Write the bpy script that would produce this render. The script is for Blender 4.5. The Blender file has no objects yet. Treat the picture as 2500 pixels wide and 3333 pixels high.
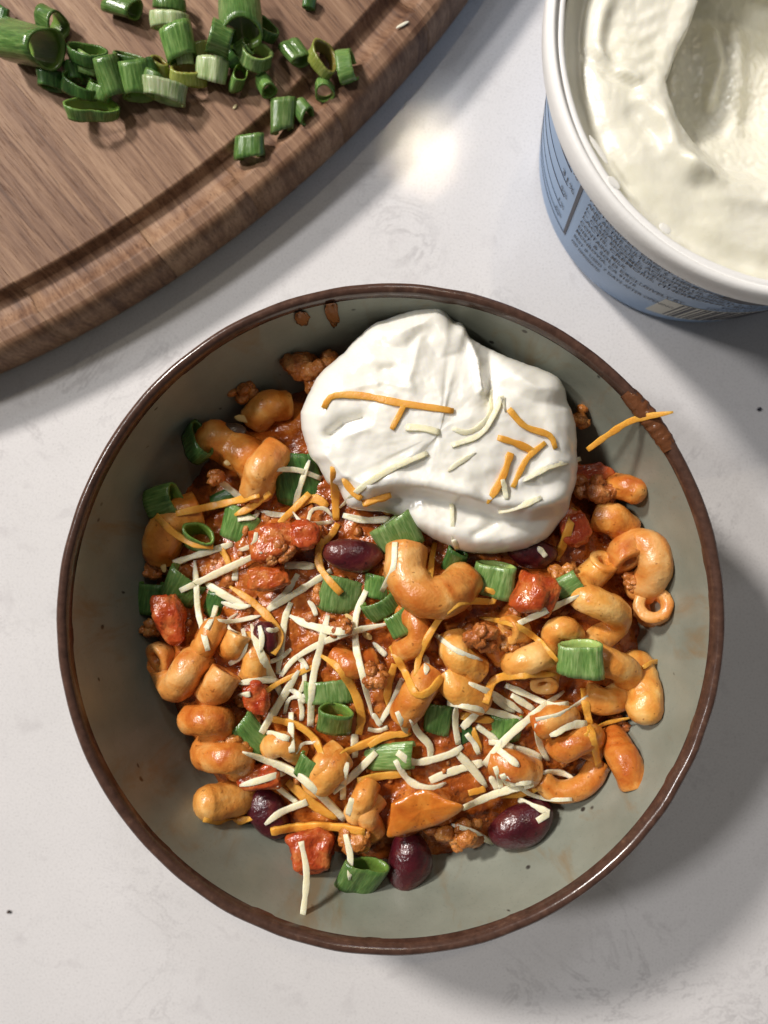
import bpy, bmesh, math, random
import numpy as np
from mathutils import Vector, Matrix, noise
from mathutils.bvhtree import BVHTree
random.seed(7)
S = bpy.context.scene
COL = S.collection
R = math.radians
CAM_Z = 0.24

# ------------------------------------------------------------------ camera
cd = bpy.data.cameras.new('camera'); cam = bpy.data.objects.new('camera', cd); COL.objects.link(cam)
cam.location = (0, 0, CAM_Z)
cd.sensor_fit = 'HORIZONTAL'; cd.sensor_width = 26.0; cd.lens = 26.0
cd.clip_start = 0.01; cd.clip_end = 50
cd.dof.use_dof = True; cd.dof.focus_distance = 0.193; cd.dof.aperture_fstop = 9.0
S.camera = cam
# ------------------------------------------------------------------ ambient light of the room
w = bpy.data.worlds.new('World'); S.world = w; w.use_nodes = True
w.node_tree.nodes['Background'].inputs[0].default_value = (1.0, 0.97, 0.95, 1)
w.node_tree.nodes['Background'].inputs[1].default_value = 0.105
# ------------------------------------------------------------------ ceiling lamps
def lamp(name, loc, power, col, size):
    l = bpy.data.lights.new(name, 'AREA'); l.shape = 'DISK'; l.size = size; l.energy = power; l.color = col
    o = bpy.data.objects.new(name, l); COL.objects.link(o); o.location = loc
    o.rotation_euler = (Vector((0, 0, 0.03)) - Vector(loc)).to_track_quat('-Z', 'Y').to_euler()
    return o
lamp('ceiling_lamp', (0.09, 0.82, 1.5), 1.8, (1.0, 0.84, 0.60), 0.045)
lamp('ceiling_lamp', (-1.30, 1.20, 1.45), 54, (1.0, 0.935, 0.87), 0.26)
lamp('ceiling_lamp', (0.12, 1.50, 1.5), 2.6, (0.93, 0.95, 1.0), 0.16)
lamp('ceiling_lamp', (-1.25, 0.38, 1.5), 15, (1.0, 0.97, 0.95), 0.20)
lamp('ceiling_lamp', (0.125, 0.92, 1.55), 0.3, (0.9, 0.94, 1.0), 0.06)
S.view_settings.view_transform = 'Standard'; S.view_settings.look = 'None'
S.view_settings.exposure = -0.06; S.view_settings.gamma = 1.0

# ------------------------------------------------------------------ helpers
def W(px, py, z):
    """a point of the photograph (2500 x 3333) at height z, as a place in the kitchen"""
    d = CAM_Z - z
    return Vector(((px - 1250) / 2500 * d, (1666.5 - py) / 2500 * d, z))
def PX(v):
    d = CAM_Z - v[2]
    return (v[0] / d * 2500 + 1250, 1666.5 - v[1] / d * 2500)
CROP = {'C1': (0, 0, 1.2762), 'C4': (400, 950, 1.8433), 'C5': (900, 950, 1.5082), 'C6': (400, 1700, 1.8433),
        'D1': (1200, 1500, 1.5082), 'D2': (600, 2300, 1.2762), 'D3': (1700, 1100, 2.0738), 'E5': (950, 1800, 3.0164),
        'F3': (1700, 0, 2.0113), 'F1': (1740, 400, 3.7705), 'F2': (2080, 850, 3.95), 'S': (0, 0, 1), 'B1': (0, 0, 2.37), 'B2': (550, 0, 2.37)}
def P(c, x, y):
    ox, oy, k = CROP[c]; return (ox + x / k, oy + y / k)
def smooth(a, b, x):
    t = np.clip((x - a) / (b - a), 0, 1); return t * t * (3 - 2 * t)
def nz(x, y, z=0.0, s=1.0):
    return noise.noise(Vector((x * s, y * s, z * s)))

def mesh(name, verts, faces, mat, parent=None, flat=False, attrs=None):
    me = bpy.data.meshes.new(name)
    me.from_pydata([tuple(v) for v in verts], [], faces)
    if not flat: me.polygons.foreach_set('use_smooth', [True] * len(me.polygons))
    if attrs:
        for k, vals in attrs.items():
            a = me.attributes.new(k, 'FLOAT', 'POINT'); a.data.foreach_set('value', vals)
    if mat: me.materials.append(mat)
    me.update()
    o = bpy.data.objects.new(name, me); COL.objects.link(o)
    if parent: o.parent = parent
    return o
def empty(name, loc=(0, 0, 0)):
    o = bpy.data.objects.new(name, None); o.empty_display_size = 0.01; COL.objects.link(o); o.location = loc
    return o
def tag(o, label=None, cat=None, group=None, kind=None):
    if label: o['label'] = label
    if cat: o['category'] = cat
    if group: o['group'] = group
    if kind: o['kind'] = kind
    return o
def fix_normals(o):
    bm = bmesh.new(); bm.from_mesh(o.data); bmesh.ops.recalc_face_normals(bm, faces=bm.faces); bm.to_mesh(o.data); bm.free()
def lathe(name, prof, mat, parent=None, n=160, wob=None):
    vs = []; fs = []
    m = len(prof)
    for i in range(n):
        a = 2 * math.pi * i / n
        for j, (r, z) in enumerate(prof):
            rr = r + (wob(a, r, z) if wob else 0)
            vs.append((rr * math.cos(a), rr * math.sin(a), z))
    for i in range(n):
        k = (i + 1) % n
        for j in range(m - 1):
            fs.append((i * m + j, k * m + j, k * m + j + 1, i * m + j + 1))
    o = mesh(name, vs, fs, mat, parent); return o
def catmull(pts, n):
    pts = [Vector(p) for p in pts]
    if len(pts) == 2: return [pts[0].lerp(pts[1], i / (n - 1)) for i in range(n)]
    ext = [pts[0] * 2 - pts[1]] + pts + [pts[-1] * 2 - pts[-2]]
    L = [0]
    for i in range(1, len(pts)): L.append(L[-1] + max((pts[i] - pts[i - 1]).length, 1e-9))
    out = []
    for i in range(n):
        s = L[-1] * i / (n - 1); k = 0
        while k < len(pts) - 2 and s > L[k + 1]: k += 1
        t = (s - L[k]) / (L[k + 1] - L[k])
        a, b, c, d = ext[k:k + 4]
        out.append(0.5 * ((2 * b) + (c - a) * t + (2 * a - 5 * b + 4 * c - d) * t * t + (3 * b - a - 3 * c + d) * t ** 3))
    return out

# things already lying in the bowl or on the board, for resting new things on them
BV = []
def solid(o):
    me = o.data; M = o.matrix_basis
    vs = [M @ v.co for v in me.vertices]
    t = BVHTree.FromPolygons(vs, [tuple(p.vertices) for p in me.polygons])
    q = [PX(v) for v in vs]
    BV.append((min(a for a, b in q), max(a for a, b in q), min(b for a, b in q), max(b for a, b in q), t))
    return o
def hit(px, py, default=0.0):
    o = Vector((0, 0, CAM_Z)); d = (W(px, py, 0) - o).normalized(); best = default
    for x0, x1, y0, y1, t in BV:
        if x0 <= px <= x1 and y0 <= py <= y1:
            h = t.ray_cast(o, d)
            if h[0] is not None and h[0].z > best: best = h[0].z
    return best

# ------------------------------------------------------------------ materials
class NT:
    def __init__(s, name):
        s.m = bpy.data.materials.new(name); s.m.use_nodes = True; s.t = s.m.node_tree; s.n = s.t.nodes
        s.b = s.n['Principled BSDF']; s.out = s.n['Material Output']
    def add(s, typ, ins=None, **kw):
        n = s.n.new(typ)
        for k, v in kw.items(): setattr(n, k, v)
        for k, v in (ins or {}).items():
            if isinstance(v, bpy.types.NodeSocket): s.t.links.new(v, n.inputs[k])
            else: n.inputs[k].default_value = v
        return n
    def set(s, **kw):
        for k, v in kw.items():
            k = k.replace('_', ' ')
            if isinstance(v, bpy.types.NodeSocket): s.t.links.new(v, s.b.inputs[k])
            else: s.b.inputs[k].default_value = v
        return s
    def pos(s, scale=(1, 1, 1), rot=(0, 0, 0), obj=False):
        c = s.add('ShaderNodeTexCoord').outputs['Object'] if obj else s.add('ShaderNodeNewGeometry').outputs['Position']
        r = s.add('ShaderNodeMapping', {'Vector': c, 'Rotation': rot})
        return s.add('ShaderNodeMapping', {'Vector': r.outputs[0], 'Scale': scale}).outputs[0]
    def noise(s, vec, scale, detail=3, rough=0.55, dist=0.0):
        return s.add('ShaderNodeTexNoise', {'Vector': vec, 'Scale': scale, 'Detail': detail, 'Roughness': rough, 'Distortion': dist}).outputs[0]
    def ramp(s, f, stops):
        n = s.add('ShaderNodeValToRGB', {'Fac': f}); e = n.color_ramp.elements
        while len(e) < len(stops): e.new(0.5)
        for i, (p, c) in enumerate(stops):
            e[i].position = p; e[i].color = (c if len(c) == 4 else (*c, 1)) if isinstance(c, tuple) else (c, c, c, 1)
        return n.outputs[0]
    def mix(s, f, a, b, mode='MIX'):
        n = s.add('ShaderNodeMix', data_type='RGBA', blend_type=mode)
        for i, v in ((0, f), (6, a), (7, b)):
            if isinstance(v, bpy.types.NodeSocket): s.t.links.new(v, n.inputs[i])
            else: n.inputs[i].default_value = (*v, 1) if isinstance(v, tuple) and len(v) == 3 else v
        return n.outputs[2]
    def math(s, op, a, b=0.0):
        n = s.add('ShaderNodeMath', operation=op)
        for i, v in ((0, a), (1, b)):
            if isinstance(v, bpy.types.NodeSocket): s.t.links.new(v, n.inputs[i])
            else: n.inputs[i].default_value = v
        return n.outputs[0]
    def bump(s, h, strength=0.3, dist=0.001):
        n = s.add('ShaderNodeBump', {'Height': h, 'Strength': strength, 'Distance': dist})
        s.t.links.new(n.outputs[0], s.b.inputs['Normal']); return s
    def attr(s, name):
        return s.add('ShaderNodeAttribute', attribute_name=name).outputs['Fac']
    def rnd(s):
        return s.add('ShaderNodeObjectInfo').outputs['Random']

def m_counter():
    m = NT('white_quartz'); p = m.pos()
    big = m.noise(p, 14, 5, .6)
    base = m.ramp(big, [(.3, (.66, .65, .655)), (.7, (.73, .715, .72))])
    vein = m.noise(p, 22, 6, .7, 1.2)
    v = m.ramp(m.math('ABSOLUTE', m.math('SUBTRACT', vein, .5)), [(0, 1.0), (.018, 0.0)])
    patch = m.ramp(m.noise(p, 17, 2, .5), [(.50, 0.0), (.64, 1.0)])
    c = m.mix(m.math('MULTIPLY', m.math('MULTIPLY', v, patch), .42), base, (.30, .285, .295))
    fine = m.noise(p, 1900, 2, .6)
    c = m.mix(m.ramp(fine, [(.52, 0.0), (.72, .6)]), c, (.42, .41, .41))
    smudge = m.ramp(m.noise(p, 95, 4, .6, .5), [(.60, 0.0), (.76, .4)])
    c = m.mix(smudge, c, (.46, .44, .45))
    streak = m.noise(m.pos((900, 25, 1)), 1, 3, .6)
    rough = m.ramp(streak, [(.3, .05), (.7, .08)])
    m.set(Base_Color=c, Roughness=rough).bump(m.math('ADD', m.math('MULTIPLY', streak, .25), m.math('MULTIPLY', fine, .8)), .06, .0004)
    m.set(Specular_IOR_Level=.27)
    return m.m
def m_wood():
    m = NT('acacia_wood'); rot = (0, 0, R(50))
    off = m.math('MULTIPLY', m.rnd(), 3.0)
    comb = m.add('ShaderNodeCombineXYZ', {'Z': off}).outputs[0]
    def gp(sc):
        a = m.add('ShaderNodeVectorMath', {0: m.pos(sc, rot), 1: comb}, operation='ADD'); return a.outputs[0]
    g1 = m.noise(gp((9, 150, 30)), 1.0, 5, .62, 1.0)
    g2 = m.noise(gp((40, 1100, 300)), 1.0, 4, .7, .3)
    g3 = m.noise(gp((4, 34, 10)), 1.0, 3, .5, .8)
    f = m.math('ADD', m.math('MULTIPLY', g1, .60), m.math('ADD', m.math('MULTIPLY', g2, .40), m.math('MULTIPLY', g3, .30)))
    f = m.math('MULTIPLY', f, .87)
    c = m.ramp(f, [(.40, (.072, .034, .020)), (.50, (.175, .094, .056)), (.58, (.265, .158, .098)), (.72, (.40, .262, .172))])
    tint = m.ramp(m.rnd(), [(0, (.86, .80, .75)), (.5, (1.02, .98, .92)), (1, (1.16, 1.09, 1.0))])
    c = m.mix(1.0, c, tint, 'MULTIPLY')
    pore = m.ramp(m.noise(gp((130, 2600, 800)), 1.0, 2, .5), [(.60, 0.0), (.68, 1.0)])
    c = m.mix(m.math('MULTIPLY', pore, .5), c, (.05, .022, .016))
    m.set(Base_Color=c, Roughness=.55, Specular_IOR_Level=.3).bump(m.math('ADD', g2, m.math('MULTIPLY', pore, -.6)), .35, .0006)
    return m.m
def m_glaze():
    m = NT('celadon_glaze'); p = m.pos()
    c = m.ramp(m.noise(p, 60, 4), [(.3, (.195, .208, .168)), (.7, (.265, .278, .230))])
    sp = m.add('ShaderNodeTexVoronoi', {'Vector': p, 'Scale': 190.0}).outputs['Distance']
    sel = m.ramp(m.noise(p, 150, 1), [(.60, 0.0), (.62, 1.0)])
    c = m.mix(m.math('MULTIPLY', m.ramp(sp, [(.10, 1.0), (.17, 0.0)]), sel), c, (.035, .03, .025))
    fine = m.noise(p, 1400, 2)
    c = m.mix(m.ramp(fine, [(.6, 0.0), (.75, .35)]), c, (.14, .15, .13))
    stain = m.ramp(m.noise(m.pos((1, 1, .4)), 85, 4, .65, .6), [(.55, 0.0), (.72, .6)])
    c = m.mix(stain, c, (.22, .14, .06))
    m.set(Base_Color=c, Roughness=.30).bump(m.noise(p, 420, 3), .10, .0005); return m.m
def m_rim():
    m = NT('brown_rim_glaze'); p = m.pos()
    c = m.ramp(m.noise(p, 420, 4, .65), [(.3, (.048, .024, .017)), (.6, (.085, .043, .030)), (.8, (.15, .085, .055))])
    m.set(Base_Color=c, Roughness=.2).bump(m.noise(p, 400, 3), .14, .0005); return m.m
def m_plain(name, col, rough=.4, bump=0, bscale=300, sss=0, **kw):
    m = NT(name); m.set(Base_Color=(*col, 1), Roughness=rough, **kw)
    if bump: m.bump(m.noise(m.pos(), bscale, 3), bump, .0006)
    if sss: m.set(Subsurface_Weight=sss, Subsurface_Scale=.003, Subsurface_Radius=(1, .8, .5))
    return m.m
def m_cream(name, c1, c2, rough, bs=.28):
    m = NT(name); p = m.pos()
    c = m.ramp(m.noise(p, 70, 3), [(.35, c1), (.65, c2)])
    m.set(Base_Color=c, Roughness=rough, Subsurface_Weight=.35, Subsurface_Scale=.003, Subsurface_Radius=(1, .9, .65))
    b = m.math('ADD', m.math('MULTIPLY', m.noise(p, 200, 3, .5), .6), m.math('MULTIPLY', m.noise(p, 1000, 2, .5), .2))
    m.bump(b, bs, .0009); return m.m
def m_sauced(name, c1, c2, c3, s=130, rough=.22, bump=.35):
    """food under a film of tomato sauce; the sauce lies in uneven patches"""
    m = NT(name)
    off = m.add('ShaderNodeCombineXYZ', {'X': m.math('MULTIPLY', m.rnd(), .7), 'Y': m.rnd()}).outputs[0]
    p = m.add('ShaderNodeVectorMath', {0: m.pos(), 1: off}, operation='ADD').outputs[0]
    n1 = m.noise(p, s, 4, .55, .6)
    c = m.ramp(n1, [(.32, c1), (.52, c2), (.70, c3)])
    h = m.add('ShaderNodeHueSaturation', {'Color': c, 'Hue': m.math('ADD', .496, m.math('MULTIPLY', m.rnd(), .012)),
        'Value': m.math('ADD', .94, m.math('MULTIPLY', m.rnd(), .18))}).outputs[0]
    fl = m.ramp(m.noise(p, 620, 2, .5), [(.66, 0.0), (.72, .65)])
    c = m.mix(fl, h, tuple(x * .45 for x in c1))
    m.set(Base_Color=c, Roughness=rough, Subsurface_Weight=.10, Subsurface_Scale=.0015, Subsurface_Radius=(1, .4, .15), Coat_Weight=.12, Coat_Roughness=.12)
    b = m.math('ADD', m.noise(p, 330, 3, .6), m.math('MULTIPLY', m.noise(p, 1300, 2, .5), .25))
    m.bump(b, bump, .0012); return m.m
def m_onion(name, lo, mid, hi, inner):
    m = NT(name); th = m.attr('th'); side = m.attr('side'); ax = m.attr('ax')
    v = m.add('ShaderNodeCombineXYZ', {'X': m.math('MULTIPLY', th, 1.0), 'Y': m.math('MULTIPLY', ax, .12), 'Z': m.math('MULTIPLY', m.rnd(), 9.0)}).outputs[0]
    st = m.noise(v, 1700, 3, .6)
    c = m.ramp(st, [(.30, lo), (.50, mid), (.74, hi)])
    big = m.noise(m.add('ShaderNodeVectorMath', {0: m.pos(), 1: v}, operation='ADD').outputs[0], 190, 2)
    c = m.mix(m.ramp(big, [(.45, 0.0), (.75, .45)]), c, hi)
    c = m.mix(side, c, inner)
    c = m.add('ShaderNodeHueSaturation', {'Color': c, 'Value': m.math('ADD', .75, m.math('MULTIPLY', m.rnd(), .5))}).outputs[0]
    m.set(Base_Color=c, Roughness=.22, Subsurface_Weight=.15, Subsurface_Scale=.001).bump(st, .35, .0005); return m.m
def m_cheese(name, a, b):
    m = NT(name); p = m.pos()
    c = m.ramp(m.noise(p, 260, 3), [(.3, a), (.7, b)])
    m.set(Base_Color=c, Roughness=.40, Subsurface_Weight=.55, Subsurface_Scale=.0022, Subsurface_Radius=(1, .8, .45))
    m.bump(m.noise(p, 1100, 3, .6), .35, .0005); return m.m

COUNTER = m_counter(); WOOD = m_wood(); GLAZE = m_glaze(); RIM = m_rim()
PLASTIC = m_plain('white_plastic', (.82, .815, .80), .33, .1, 600)
BLUE = m_plain('pale_blue_print', (.22, .36, .58), .35, .05, 900)
INK = m_plain('dark_ink', (.02, .022, .04), .5)
NAVY = m_plain('navy_ink', (.05, .07, .13), .5)
PANEL = m_plain('off_white_print', (.60, .58, .50), .45)
CREAM = m_cream('sour_cream', (.83, .81, .73), (.87, .855, .79), .24, .07)
TUBCREAM = m_cream('tub_sour_cream', (.74, .72, .60), (.79, .77, .67), .30)
SAUCE = m_sauced('chili_sauce', (.15, .022, .004), (.34, .070, .010), (.52, .16, .03), 170, .2, .6)
PASTA = m_sauced('sauced_pasta', (.54, .155, .020), (.69, .305, .066), (.79, .47, .17), 115, .33, .3)
PASTAR = m_sauced('red_sauced_pasta', (.46, .105, .012), (.61, .22, .036), (.74, .38, .11), 130, .3, .35)
TOMATO = m_sauced('tomato', (.30, .028, .007), (.44, .075, .016), (.54, .17, .045), 240, .2, .6)
PEPPER = m_sauced('orange_pepper', (.42, .085, .009), (.54, .15, .018), (.64, .25, .045), 110, .22, .2)
MEAT = m_sauced('minced_meat', (.28, .070, .012), (.45, .145, .030), (.58, .255, .080), 300, .3, .9)
BEAN = m_sauced('kidney_bean', (.035, .003, .006), (.068, .006, .011), (.12, .022, .016), 160, .28, .4)
OLIVE = m_sauced('dark_bean', (.03, .018, .014), (.06, .035, .026), (.10, .06, .04), 140, .25, .3)
SEED = m_plain('pale_seed', (.70, .50, .20), .35)
DRIP = m_plain('orange_sauce_film', (.22, .085, .028), .25, .4, 500)
RIMSAUCE = m_plain('brown_sauce_film', (.13, .047, .018), .22, .6, 500)
ON_BRIGHT = m_onion('spring_onion_bright', (.075, .155, .035), (.13, .235, .06), (.30, .40, .16), (.30, .41, .12))
ON_MID = m_onion('spring_onion', (.05, .12, .026), (.095, .20, .042), (.22, .34, .11), (.17, .29, .05))
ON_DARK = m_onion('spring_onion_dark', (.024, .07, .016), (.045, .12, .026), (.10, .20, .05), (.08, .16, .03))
ON_YELLOW = m_onion('spring_onion_yellow', (.16, .22, .03), (.27, .32, .06), (.40, .42, .14), (.22, .18, .04))
ON_PALE = m_onion('spring_onion_pale', (.20, .32, .10), (.38, .48, .22), (.62, .68, .45), (.4, .5, .2))
WHITE = m_cheese('white_cheese', (.84, .74, .47), (.885, .81, .58))
ORANGE = m_cheese('orange_cheese', (.74, .31, .035), (.80, .39, .065))
CRUMB = m_plain('dark_crumb', (.02, .02, .035), .6)

# ------------------------------------------------------------------ countertop
ct = mesh('countertop', [(-1.2, -.9, 0), (1.2, -.9, 0), (1.2, 1.0, 0), (-1.2, 1.0, 0), (-1.2, -.9, -.03), (1.2, -.9, -.03), (1.2, 1.0, -.03), (-1.2, 1.0, -.03)],
          [(0, 1, 2, 3), (7, 6, 5, 4), (0, 4, 5, 1), (1, 5, 6, 2), (2, 6, 7, 3), (3, 7, 4, 0)], COUNTER, flat=True)
tag(ct, kind='structure')

# ------------------------------------------------------------------ oval cutting board of glued planks
def build_board():
    cx, cy = -.1406, .2007; a, b = .234, .150
    nx, ny = .578, -.816
    A = Vector((-ny, nx)); B = Vector((nx, ny))            # long axis, short axis
    def ring(inset, z, n=220):
        out = []
        for i in range(n):
            t = 2 * math.pi * i / n
            q = A * ((a - inset) * math.cos(t)) + B * ((b - inset) * math.sin(t))
            out.append((cx + q.x, cy + q.y, z))
        return out
    prof = [(.003, .0008), (.0008, .0022), (0, .005), (.0, .0125), (.0006, .0156), (.0018, .0173), (.0033, .018), (.0062, .0181), (.0073, .0177), (.0090, .0162),
            (.0115, .0148), (.0140, .0144), (.0158, .0152), (.0166, .0172), (.0171, .018), (.0176, .0181), (.05, .0181), (.10, .0181)]
    vs = []; fs = []; n = 220
    for p in prof: vs += ring(*p)
    for j in range(len(prof) - 1):
        for i in range(n):
            k = (i + 1) % n; fs.append((j * n + i, j * n + k, (j + 1) * n + k, (j + 1) * n + i))
    fs.append(tuple(range((len(prof) - 1) * n, len(prof) * n))); fs.append(tuple(range(n - 1, -1, -1)))
    root = empty('cutting_board', (cx, cy, 0))
    tag(root, 'oval brown wooden cutting board with a juice groove, strewn with sliced green onions', 'cutting board')
    g = Vector((.643, -.766, 0)); q = Vector((.766, .643, 0))   # along and across the grain
    u0 = -.0355 - .0
    base = bpy.data.meshes.new('b'); base.from_pydata(vs, [], fs)
    cuts = [u0 + .034 * k + random.uniform(-.004, .004) for k in range(-8, 9)]
    for k in range(len(cuts) - 1):
        bm = bmesh.new(); bm.from_mesh(base)
        for u, s in ((cuts[k] + .00004, -1), (cuts[k + 1] - .00004, 1)):
            r = bmesh.ops.bisect_plane(bm, geom=bm.verts[:] + bm.edges[:] + bm.faces[:], plane_co=q * u, plane_no=q * s, clear_outer=True, dist=1e-6)
            ed = [e for e in r['geom_cut'] if isinstance(e, bmesh.types.BMEdge)]
            if ed: bmesh.ops.triangle_fill(bm, edges=ed, use_beauty=True)
        if len(bm.faces) < 6: bm.free(); continue
        bmesh.ops.translate(bm, verts=bm.verts, vec=(-cx, -cy, 0))
        bmesh.ops.recalc_face_normals(bm, faces=bm.faces)
        for f in bm.faces: f.smooth = abs(f.normal.z) < .995 and len(f.verts) == 4
        me = bpy.data.meshes.new('plank'); bm.to_mesh(me); bm.free(); me.materials.append(WOOD)
        o = bpy.data.objects.new('plank', me); COL.objects.link(o); o.parent = root
    bpy.data.meshes.remove(base)
    return root
build_board()

# ------------------------------------------------------------------ bowl
BX, BY = .0017, -.0259
RZ = .055
BS = 1.0145
def build_bowl():
    root = empty('bowl', (BX, BY, 0)); root.scale = (BS, BS * 1.006, 1); tag(root, 'round grey-green stoneware bowl with a brown rim, full of chili pasta', 'bowl')
    wob = lambda a, r, z: .00035 * nz(math.cos(a) * 1.3, math.sin(a) * 1.3, z * 20) * (r / .08)
    inner = [(0, .0065), (.02, .0066), (.038, .0075), (.050, .0105), (.060, .0165), (.0675, .0250), (.0725, .0345), (.0752, .0440), (.0764, .0505), (.0768, .0522)]
    outer = [(.0795, .0515), (.0788, .046), (.0765, .036), (.071, .024), (.062, .013), (.050, .006), (.041, .0045), (.040, .0005), (.036, .0005), (.035, .003), (0, .003)]
    lathe('bowl_body', inner, GLAZE, root, 180, wob)
    o = lathe('outer_wall', outer, GLAZE, root, 180, wob)
    rim = [(.0768, .0518), (.07695, .0532), (.0773, .0545), (.0780, .0552), (.0788, .0552), (.0795, .0547), (.07985, .0535), (.0797, .0520), (.0794, .0511)]
    lathe('rim', rim, RIM, root, 220, lambda a, r, z: wob(a, r, z) + .00022 * nz(math.cos(a) * 9, math.sin(a) * 9, r * 90))
    return root
build_bowl()
def wall_r(z):
    pr = [(.0075, .038), (.0105, .050), (.0165, .060), (.0250, .0675), (.0345, .0725), (.0440, .0752), (.0505, .0764), (.0522, .0768)]
    return BS * float(np.interp(z, [a for a, b in pr], [b for a, b in pr]))

# ------------------------------------------------------------------ chili mound
def mound(x, y):
    dx, dy = x - BX, y - BY
    r = math.hypot(dx, dy); q = r / .070
    z = .0300 + .0105 * (1 - min(q, 1.3) ** 2)
    z += .0035 * (dx * .5 - dy * .75) / .07 * (.4 + q * .6)     # heaped towards the lower right
    z -= .0075 * float(smooth(.80, 1.06, q)) * (1.0 if dy > dx * .9 - .03 else .35)
    return z
def mz(px, py):
    z = .035
    for _ in range(6):
        v = W(px, py, z); z = mound(v.x, v.y)
    return z
# ------------------------------------------------------------------ tubes: pasta
AUTO = []       # things that get their label from their look and place at the end
def put(o, kind, words, cat, px, py, grp, where=None):
    AUTO.append(dict(o=o, kind=kind, words=words, cat=cat, x=px, y=py, grp=grp, where=where)); return o
def in_wall(v, r):
    """keep a piece of radius r inside the bowl wall"""
    dx, dy = v.x - BX, v.y - BY; d = math.hypot(dx, dy)
    for _ in range(8):
        lim = wall_r(min(v.z, .0522)) - r * .75
        d = math.hypot(v.x - BX, v.y - BY)
        if d <= lim or v.z > RZ + .001: break
        px = PX(v); v = W(px[0], px[1], v.z + .0012)
    return v
def tube(name, path, rad, mat, hollow=(True, True), n=28, seg=27, wob=.09, taper=(1, 1), hole=.45, seedv=0, rib=.012):
    pts = catmull(path, n); vs = []; fs = []
    T = []
    for i in range(n):
        t = (pts[min(i + 1, n - 1)] - pts[max(i - 1, 0)]).normalized(); T.append(t)
    up = Vector((0, 0, 1)) if abs(T[0].z) < .9 else Vector((1, 0, 0))
    nrm = T[0].cross(up).normalized(); rings = []
    for i in range(n):
        nrm = (nrm - T[i] * nrm.dot(T[i])).normalized(); rings.append((pts[i], nrm.copy(), T[i].cross(nrm), T[i]))
    def ring(p, a, b, r, k=0):
        s = len(vs)
        for j in range(seg):
            th = 2 * math.pi * j / seg; d = a * math.cos(th) + b * math.sin(th)
            q = p + d * r; f = 1 + wob * noise.noise(q * 260 + Vector((seedv, 0, 0))) + wob * .5 * noise.noise(q * 700)
            vs.append(p + d * (r * f * (1 + rib * math.cos(th * 9))))
        return s
    def join(s, t):
        for j in range(seg):
            k = (j + 1) % seg; fs.append((s + j, s + k, t + k, t + j))
    def end(i, sgn, flag):
        """rings that close one end, from the deepest inside to the lip"""
        p, a, b, t = rings[i]; out = []
        r = rad * taper[0 if i == 0 else 1]
        if flag:
            deep = 1.6 * rad
            out.append(ring(p - t * sgn * deep, a, b, r * .04)); out.append(ring(p - t * sgn * deep, a, b, r * hole * .9))
            out.append(ring(p - t * sgn * .1 * rad, a, b, r * hole)); out.append(ring(p + t * sgn * .04 * rad, a, b, r * (hole + .10)))
            out.append(ring(p + t * sgn * .06 * rad, a, b, r * .84))
        else:
            for c in (80, 55, 30): out.append(ring(p + t * sgn * rad * .8 * math.sin(R(c)), a, b, r * math.cos(R(c))))
        return out
    seq = end(0, -1, hollow[0])
    for i in range(n):
        f = i / (n - 1); p, a, b, t = rings[i]
        seq.append(ring(p, a, b, rad * (taper[0] * (1 - f) + taper[1] * f)))
    seq += list(reversed(end(n - 1, 1, hollow[1])))
    for s, t in zip(seq[:-1], seq[1:]): join(s, t)
    fs.append(tuple(range(seq[0] + seg - 1, seq[0] - 1, -1))); fs.append(tuple(range(seq[-1], seq[-1] + seg)))
    o = mesh(name, vs, fs, mat); return o

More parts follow.
